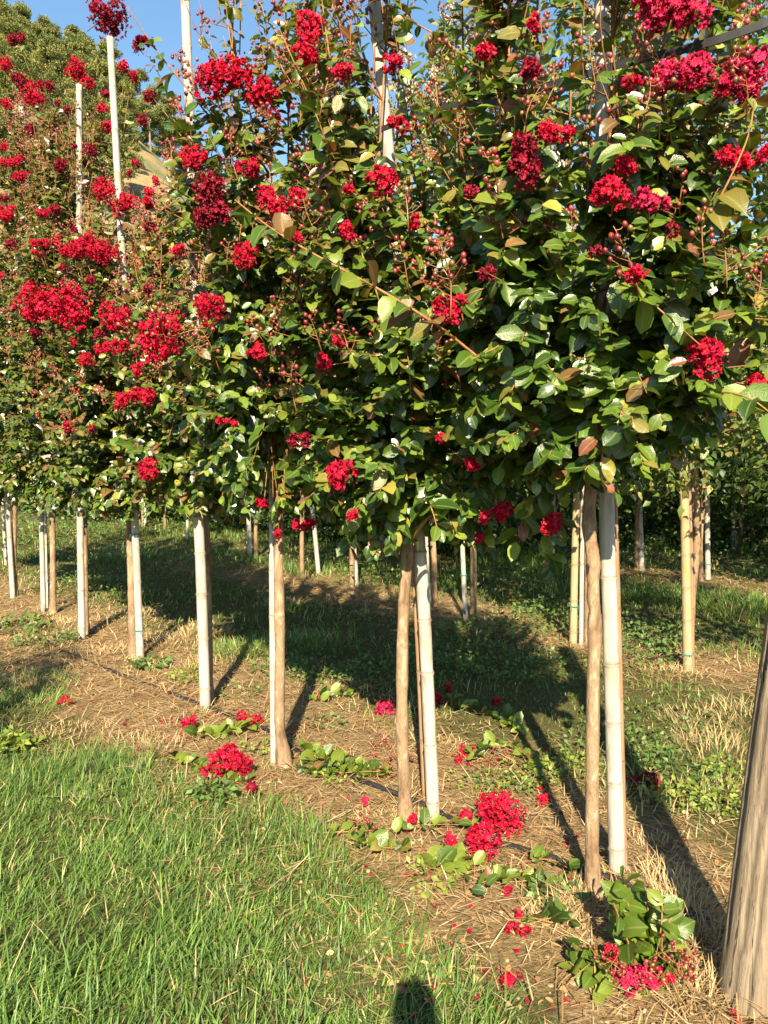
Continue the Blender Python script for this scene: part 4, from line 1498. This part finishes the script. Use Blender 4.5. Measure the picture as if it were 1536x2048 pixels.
for a in [(1420, 1210, 900, .55, .34, .08, .5), (1320, 1200, 500, .5, .28, .08, .5), (1500, 1230, 600, .5, .34, .1, .5), (1040, 1120, 700, .7, .4, .05, .5), (1100, 1150, 500, .5, .35, .05, .5), (980, 1130, 400, .5, .3, .05, .5),
          (470, 1310, 500, .3, .2, .1, .6), (560, 1300, 500, .35, .2, .1, .6), (640, 1290, 400, .35, .2, .1, .6), (60, 1120, 300, .5, .3, .1, .6), (250, 1120, 500, .7, .3, .1, .6), (450, 1060, 400, .8, .3, .1, .6), (20, 1420, 700, .35, .17, .1, .6), (60, 1370, 400, .3, .15, .2, .6)]:
    tuft(*a)
o = link('grass_tufts', acc.mesh('grass_tufts', M['straw']))
tag(o, 'dry and green grass tufts around the trunks and the wooden post', 'grass', None, 'stuff')


# low broadleaf weeds
def weed_leaves(px, py, n, rad, L0, hh, cols, r):
    g = ground(px, py)
    a = r.uniform(0, 6.28, n)
    rr = rad * np.sqrt(r.random(n))
    x, y = g[0] + rr * np.cos(a), g[1] + rr * np.sin(a)
    pos = np.stack([x, y, gh(x, y) + r.uniform(.005, hh, n)], -1)
    d = unit(np.stack([np.cos(a), np.sin(a), r.uniform(-.1, .6, n)], -1) + r.normal(0, .5, (n, 3)))
    cols = np.asarray(cols)
    return dict(pos=pos, d=d, n=unit(np.array([0, -.3, 1.]) + r.normal(0, .4, (n, 3))), len=L0 * r.uniform(.6, 1.2, n), ci=np.zeros(n, int), tint=cols[r.integers(len(cols), size=n)] * r.uniform(.7, 1.25, (n, 1)))


LIME = [(.16, .21, .03), (.12, .18, .03), (.20, .24, .05)]
MIDG = [(.06, .11, .025), (.08, .14, .03), (.10, .16, .035)]
sets = []
rw = np.random.default_rng(5)
for a in [(1135, 1545, 260, .16, .028, .06, LIME), (1060, 1560, 180, .15, .026, .05, LIME), (1010, 1575, 160, .14, .025, .04, MIDG), (1440, 1620, 200, .13, .03, .10, LIME), (1460, 1560, 120, .12, .03, .10, LIME), (1340, 1610, 140, .12, .03, .07, LIME), (1350, 1550, 160, .2, .03, .06, MIDG),
          (1230, 1500, 300, .35, .03, .06, MIDG), (1300, 1450, 300, .4, .03, .06, MIDG), (1000, 1330, 500, .5, .035, .10, MIDG), (900, 1310, 400, .5, .035, .09, MIDG), (1080, 1350, 400, .45, .035, .08, MIDG), (800, 1350, 300, .45, .035, .07, MIDG),
          (700, 1330, 300, .45, .035, .08, MIDG), (1120, 1240, 300, .45, .05, .2, MIDG), (1050, 1270, 300, .45, .05, .16, MIDG), (960, 1270, 200, .4, .05, .12, MIDG), (1240, 1280, 250, .35, .05, .2, MIDG), (1290, 1330, 160, .22, .05, .2, MIDG), (1330, 1300, 160, .2, .05, .22, MIDG),
          (540, 1060, 400, .9, .06, .4, MIDG), (120, 1082, 420, .9, .09, .75, MIDG), (215, 1072, 420, .9, .09, .8, MIDG), (315, 1066, 420, 1.0, .09, .8, MIDG), (430, 1058, 420, 1.0, .09, .8, MIDG), (40, 1095, 300, .8, .09, .6, MIDG), (560, 1075, 300, .8, .08, .6, MIDG), (680, 1085, 300, .8, .08, .6, MIDG), (640, 1090, 300, .7, .06, .35, MIDG), (1000, 1180, 250, .6, .06, .3, MIDG), (760, 1170, 200, .6, .06, .3, MIDG), (460, 1130, 250, .7, .05, .2, MIDG), (150, 1180, 250, .6, .05, .15, MIDG), (300, 1330, 120, .15, .05, .06, MIDG), (380, 1360, 100, .15, .04, .06, LIME),
          (700, 1560, 90, .14, .03, .05, LIME), (640, 1545, 70, .12, .03, .05, MIDG), (860, 1760, 60, .10, .03, .05, LIME), (520, 1500, 60, .1, .03, .05, LIME), (1110, 1800, 70, .1, .03, .05, MIDG), (950, 1570, 90, .14, .025, .04, LIME), (480, 1390, 70, .14, .03, .05, MIDG), (650, 1450, 60, .12, .03, .04, MIDG), (30, 1260, 200, .3, .06, .12, MIDG), (90, 1285, 150, .25, .05, .10, MIDG), (560, 1340, 120, .2, .04, .05, MIDG), (640, 1360, 120, .2, .04, .06, MIDG), (420, 1600, 160, .10, .035, .09, MIDG), (30, 1500, 60, .12, .05, .07, LIME), (1260, 1120, 300, .8, .07, .5, MIDG), (1500, 1120, 250, .8, .07, .3, MIDG)]:
    sets.append(weed_leaves(*a, rw))
o = link('weeds', leaves_mesh('weeds', cat_leaves(sets), M['far_leaf'], 1))
tag(o, 'low broadleaf weeds spreading over the soil between the trunks', 'weeds', None, 'stuff')


# ------------------------------------------------------------------ fallen flowers and cut branches
def cut_branch(pts, L0, sp, young, label, flowers=(), buds=(), rad=.003, lift=.03, light=0, seed=0):
    r = np.random.default_rng(seed)
    G = [ground(x, y) for x, y in pts]
    base = np.array([G[0][0], G[0][1], float(gh(G[0][0], G[0][1]))])
    P = smooth_path([(q[0], q[1], float(gh(q[0], q[1])) + rad + lift * (.3 + .7 * math.sin(2.5 * i + seed) ** 2)) for i, q in enumerate(G)], 24)
    root = thing('cut_branch', base, label, 'branch', 'cut flowering branches on the soil')
    V, F = tube(P, np.linspace(rad, rad * .5, len(P)), 6)
    link('stem', mesh_np('stem', V - base, F, M['shoot']), root)
    L_ = twig_leaves(P, L0 * 1.15, sp, young, r, .05, .9, -.15)
    L_['pos'][:, 2] = np.maximum(L_['pos'][:, 2], .012)
    L_['d'][:, 2] = np.abs(L_['d'][:, 2]) * .9 + r.uniform(.05, .5, len(L_['d']))
    L_['n'] = unit(L_['n'] + r.normal(0, .5, L_['n'].shape))
    L_['pos'] = L_['pos'] + r.normal(0, .014, L_['pos'].shape) * np.array([1, 1, .4])
    L_['pos'][:, 2] = np.maximum(L_['pos'][:, 2], .012)
    L_['len'] = L_['len'] * r.uniform(.75, 1.35, len(L_['len']))
    if light:
        L_['ci'] = np.where(r.random(len(L_['ci'])) < light, 3, L_['ci'])
    leaf_objects(L_, range(len(L_['ci'])), root, base)
    for (x, y, rp_, kd) in flowers:
        g = ground(x, y)
        rr = rp_ * g[1] / F_PX
        put_flower(root, base, (g[0], g[1], max(rr * .7, .02)), rr, (0, -.5, 1), kd, r)
    for (x, y) in buds:
        g = ground(x, y)
        put_shared('bud_cluster', BUDS[int(r.integers(5))], root, base, (g[0], g[1], .02), (r.normal(), -.2, .3), 0)
    return root


CB = [
    ([(390, 1470), (430, 1478), (480, 1470), (520, 1462)], .058, .022, .05, 'cut branch with bright leaves and red flowers left of the bulging trunk foot', [(378, 1462, 20, 'red'), (488, 1448, 17, 'red'), (512, 1452, 17, 'red')], [], .85),
    ([(330, 1530), (400, 1538), (450, 1560), (500, 1570)], .05, .024, .2, 'cut branch with a large red flower head at the edge of the grass', [(445, 1540, 36, 'red'), (480, 1550, 32, 'red'), (425, 1558, 24, 'red'), (505, 1590, 16, 'deep')], [(330, 1520)], .5),
    ([(600, 1498), (650, 1530), (720, 1545), (790, 1560)], .055, .024, .2, 'leafy cut branch lying beside the hose between the second and third trunks', [], [(740, 1505), (770, 1530), (830, 1520)], .4),
    ([(590, 1540), (660, 1560), (740, 1560), (800, 1565)], .052, .028, .2, 'leafy cut branch just in front of the hose, left of the second trunk', [], [], .4),
    ([(880, 1400), (940, 1425), (1000, 1445), (1050, 1482)], .055, .024, .1, 'leafy cut branch with small red flowers behind the leaning pale cane', [(893, 1382, 12, 'red'), (876, 1408, 14, 'red'), (990, 1412, 13, 'red')], [], .4),
    ([(930, 1535), (970, 1515), (1010, 1500)], .05, .026, .2, 'short cut branch with a red flower right of the leaning pale cane', [(915, 1528, 14, 'red'), (935, 1516, 18, 'red')], [(960, 1530)], .4),
    ([(620, 1672), (740, 1672), (860, 1668), (960, 1660)], .05, .05, .2, 'long thin reddish stalk with sparse leaves lying across the soil', [(826, 1652, 14, 'red')], [], .4),
    ([(830, 1725), (880, 1735), (930, 1740), (960, 1745)], .058, .019, .02, 'cut branch with round pale green leaves below the big fallen flowers', [(898, 1702, 22, 'red')], [], .9),
    ([(940, 1800), (1000, 1780), (1060, 1770), (1110, 1790)], .05, .026, .35, 'dark leafy cut branch in front of the hose near the knobbly trunk', [(1040, 1840, 12, 'red'), (1012, 1795, 12, 'red')], [], .2),
    ([(1060, 1850), (1110, 1870), (1150, 1855)], .055, .028, .3, 'small dark cut branch left of the leafy sprout', [(1025, 1870, 14, 'red'), (1048, 1875, 12, 'red')], [], .1),
    ([(1010, 1500), (1050, 1520), (1070, 1560)], .05, .03, .1, 'short green cut branch in the weeds left of the knobbly trunk', [], [], .5),
    ([(700, 1690), (760, 1705), (820, 1700)], .052, .026, .2, 'short green clipping left of the big fallen flowers', [], [(740, 1680)], .5),
    ([(1060, 1730), (1110, 1745), (1150, 1770)], .05, .026, .3, 'small dark clipping at the hose beside the knobbly trunk foot', [], [], .2),
    ([(620, 1415), (660, 1400), (700, 1405)], .05, .028, .2, 'small leafy clipping in the sun behind the bulging trunk', [(640, 1400, 9, 'red')], [], .4),
    ([(10, 1500), (40, 1505), (75, 1495)], .055, .022, .1, 'lime green leafy cutting in the grass at the left edge', [], [], .8),
]
for k, (pts, L0, sp, yg, lab, fl, bd, lt) in enumerate(CB):
    cut_branch(pts, L0, sp, yg, lab, fl, bd, .0028, .045, lt, k)


def fallen(x, y, rpx, kind, label):
    g = ground(x, y)
    rr = rpx * g[1] / F_PX
    base = np.array([g[0], g[1], float(gh(g[0], g[1]))])
    opts = FLOW[kind]
    rad, mes = min(opts, key=lambda t: abs(math.log(t[0] * .95 / rr)))
    s = rr / (rad * .95)
    o = put_shared('fallen_flower_head', mes[int(rng.integers(len(mes)))], None, np.zeros(3), base + [0, 0, rr * .55], (rng.normal() * .4, -.6, 1), rng.uniform(0, 6), (s, s, s * .9))
    tag(o, label, 'flower', 'fallen red flower heads')


for a in [(1005, 1662, 56, 'red', 'largest fallen red flower head, right of the leaning cane foot'), (965, 1712, 46, 'red', 'big fallen red flower head just below the largest one'),
          (932, 1640, 22, 'red', 'fallen red flower head behind and left of the largest one'), (770, 1428, 24, 'pink', 'pinkish red fallen flower head behind the second trunk'),
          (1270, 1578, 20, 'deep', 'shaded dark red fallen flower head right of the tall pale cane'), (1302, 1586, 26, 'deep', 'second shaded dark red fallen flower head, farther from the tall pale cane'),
          (1082, 1614, 18, 'red', 'small fallen red flower head left of the knobbly trunk'), (1015, 1972, 20, 'red', 'lone fallen red flower head on bare straw near the bottom of the photo'),
          (130, 1412, 14, 'red', 'small fallen red flower head by the shaded grass at far left'), (732, 1612, 14, 'pink', 'pink torn flower lying left of the second trunk foot'),
          (1470, 2030, 12, 'red', 'tiny fallen red flower at the foot of the wooden post'), (1085, 1585, 9, 'red', 'tiny fallen red flower in the weeds left of the knobbly trunk')]:
    fallen(*a)

# loose petals
acc = Acc()
rq = np.random.default_rng(9)
pts = [(rq.uniform(150, 620), rq.uniform(1375, 1480)) for _ in range(95)] + [(rq.uniform(550, 1150), rq.uniform(1500, 1800)) for _ in range(90)] + [(rq.uniform(780, 1150), rq.uniform(1780, 2040)) for _ in range(36)] + [(rq.uniform(1250, 1420), rq.uniform(1560, 1720)) for _ in range(16)] + [(rq.uniform(0, 900), rq.uniform(1600, 2040)) for _ in range(5)]
for (x, y) in pts:
    g = ground(x, y)
    c = np.array([g[0], g[1], float(gh(g[0], g[1])) + rq.uniform(.006, .016)])
    for q in range(int(rq.integers(1, 3))):
        s = rq.uniform(.004, .009)
        G2 = np.stack(np.meshgrid(np.linspace(-1, 1, 3), np.linspace(-1, 1, 3), indexing='ij'), -1).reshape(-1, 2)
        Pz = np.concatenate([G2 * s * rq.uniform(.7, 1.1, 2), rq.normal(0, .35, (9, 1)) * s], 1) + c + rq.normal(0, .008, 3) * [1, 1, .2]
        I = np.arange(9).reshape(3, 3)
        acc.add(Pz, np.stack([I[:-1, :-1], I[:-1, 1:], I[1:, 1:], I[1:, :-1]], -1).reshape(-1, 4), np.array(RED if rq.random() < .6 else DEEP) * rq.uniform(.6, 1.1))
o = link('loose_petals', acc.mesh('loose_petals', M['petal']))
tag(o, 'loose red petals scattered on the straw below the trees', 'petals', None, 'stuff')

# soil clods and dry leaves
acc = Acc()
for k in range(260):
    x, y = rq.uniform(300, 1480), rq.uniform(1340, 2060)
    g = ground(x, y)
    if not (1.2 < g[:2] @ ROW_N < 3.3):
        continue
    sphere_add(acc, np.array([g[0], g[1], float(gh(g[0], g[1]))]), rq.uniform(.003, .011), (.5,) * 3, rq, 6, 4, rq.uniform(.4, .8))
o = link('soil_clods', acc.mesh('soil_clods', M['stone'], False))
tag(o, 'small clods and stones on the bare soil strip', 'stones', None, 'stuff')
n = 700
P2 = np.array([ground(rq.uniform(150, 1450), rq.uniform(1350, 2050))[:2] for _ in range(n)])
P2 = P2[((P2 @ ROW_N) > 1.3) & ((P2 @ ROW_N) < 3.4)]
n = len(P2)
cols = np.array([(.36, .22, .10), (.28, .15, .07), (.45, .33, .16), (.2, .09, .05)])
o = link('dry_leaves', leaves_mesh('dry_leaves', dict(pos=np.stack([P2[:, 0], P2[:, 1], gh(P2[:, 0], P2[:, 1]) + .01], -1), d=unit(rq.normal(size=(n, 3)) * [1, 1, .25]), n=unit(rq.normal(0, .35, (n, 3)) + [0, 0, 1]), len=rq.uniform(.012, .034, n), tint=cols[rq.integers(4, size=n)]), M['straw'], 0))
tag(o, 'dry brown leaves scattered on the straw', 'leaves', None, 'stuff')

# leafy sprout at the foot of the tree nearest the post
rs = np.random.default_rng(17)
g = ground(1290, 1930)
sb = np.array([g[0], g[1], 0.0])
root = thing('leafy_sprout', sb, 'leafy green sprout with buds and red flowers at the foot of the nearest tree', 'plant')
stems = [[(1290, 1960, 0), (1270, 1880, .0), (1255, 1800, .02), (1245, 1755, .02)], [(1295, 1960, 0), (1300, 1880, -.02), (1295, 1810, -.02), (1290, 1780, -.02)], [(1300, 1960, 0), (1330, 1900, -.03), (1335, 1850, -.04), (1345, 1830, -.04)],
         [(1285, 1970, 0), (1230, 1940, -.04), (1190, 1920, -.05), (1150, 1890, -.04)], [(1295, 1980, 0), (1330, 1950, -.06), (1345, 1930, -.07), (1350, 1900, -.08)], [(1280, 1985, 0), (1215, 1990, -.06), (1175, 1980, -.08)], [(1290, 2000, -.02), (1230, 2040, -.1), (1200, 2060, -.12)], [(1290, 1990, 0), (1320, 1990, -.08), (1340, 1990, -.1)], [(1288, 1965, 0), (1262, 1900, -.05), (1240, 1840, -.06), (1225, 1800, -.06)], [(1298, 1965, 0), (1320, 1870, -.06), (1325, 1810, -.07)], [(1285, 1980, 0), (1190, 1960, -.06), (1140, 1925, -.06)]]
sl = []
for k, st in enumerate(stems):
    P = smooth_path([at(x, y, g[1] + dy) if i else at(x, y, g[1]) for i, (x, y, dy) in enumerate(st)], 14)
    P[:, 2] = np.maximum(P[:, 2], .015)
    V, F = tube(P, np.linspace(.0035, .002, len(P)), 6)
    link('stem', mesh_np('stem', V - sb, F, M['shoot']), root)
    sl.append(twig_leaves(P, .098 if k < 3 else .08, .028, .05, rs, .15, .7, .05))
sl = cat_leaves(sl)
sl['n'] = unit(sl['n'] + rs.normal(0, .45, sl['n'].shape))
sl['pos'][:, 2] = np.maximum(sl['pos'][:, 2], .02)
sl['ci'] = np.where(rs.random(len(sl['ci'])) < .75, np.where(rs.random(len(sl['ci'])) < .6, 2, 3), 1)
leaf_objects(sl, range(len(sl['ci'])), root, sb)
for (x, y, rp_, kd) in ((1262, 2012, 34, 'pink'), (1315, 2000, 28, 'red'), (1240, 1990, 20, 'pink'), (1222, 1905, 14, 'red'), (1290, 2040, 30, 'pink')):
    p = at(x, y, g[1] - .10)
    p[2] = max(p[2], .03)
    put_flower(root, sb, p, rp_ * p[1] / F_PX, (0, -.5, .8), kd, rs)
for (x, y) in ((1240, 1935), (1262, 1955), (1300, 1920), (1345, 1950), (1350, 1975), (1230, 1960), (1270, 1985), (1340, 2020)):
    p = at(x, y, g[1] - .10)
    p[2] = max(p[2], .03)
    put_shared('bud_cluster', BUDS[int(rs.integers(5))], root, sb, p, (rs.normal() * .5, -.5, .7), rs.uniform(0, 6), (.8, .8, .8))
print('pines', pc, 'objects', len(bpy.data.objects), 'tris', sum(len(m.polygons) for m in bpy.data.meshes) * 2)

# ------------------------------------------------------------------ the photographer, whose shadow falls on the grass
def skin_body(name, V, E, rad, mat, off):
    me = bpy.data.meshes.new(name)
    me.from_pydata([tuple(v) for v in V], E, [])
    o = link(name, me)
    md = o.modifiers.new('skin', 'SKIN')
    for i, rr in enumerate(rad):
        me.skin_vertices[0].data[i].radius = (rr, rr)
    me.skin_vertices[0].data[0].use_root = True
    md2 = o.modifiers.new('sub', 'SUBSURF')
    md2.levels = md2.render_levels = 2
    me.materials.append(mat)
    o.location = off
    return o


M['cloth'] = plain_mat('grey_clothes', (0.16, 0.17, 0.2), 0.85)
BV = [(0, 0, .95), (0, 0, 1.15), (0, .01, 1.36), (0, .02, 1.45), (0, .03, 1.55), (0, .03, 1.67),
      (.18, .0, 1.38), (.24, .12, 1.16), (.08, .26, 1.24), (.04, .33, 1.31), (-.18, .0, 1.38), (-.24, .12, 1.16), (-.08, .26, 1.24), (-.04, .33, 1.31),
      (.10, 0, .86), (.12, .02, .48), (.13, -.01, .09), (.14, .14, .04), (-.10, 0, .86), (-.12, .02, .48), (-.13, -.01, .09), (-.14, .14, .04)]
BE = [(0, 1), (1, 2), (2, 3), (3, 4), (4, 5), (2, 6), (6, 7), (7, 8), (8, 9), (2, 10), (10, 11), (11, 12), (12, 13), (0, 14), (14, 15), (15, 16), (16, 17), (0, 18), (18, 19), (19, 20), (20, 21)]
BR = [.15, .135, .14, .055, .07, .072, .065, .045, .032, .03, .065, .045, .032, .03, .09, .062, .045, .04, .09, .062, .045, .04]
o = skin_body('person', BV, BE, BR, M['cloth'], (0.02, -.42, 0))
o.scale = (1, 1, 1.03)
tag(o, 'person in grey standing at the camera, seen only as a head shadow on the grass', 'person')
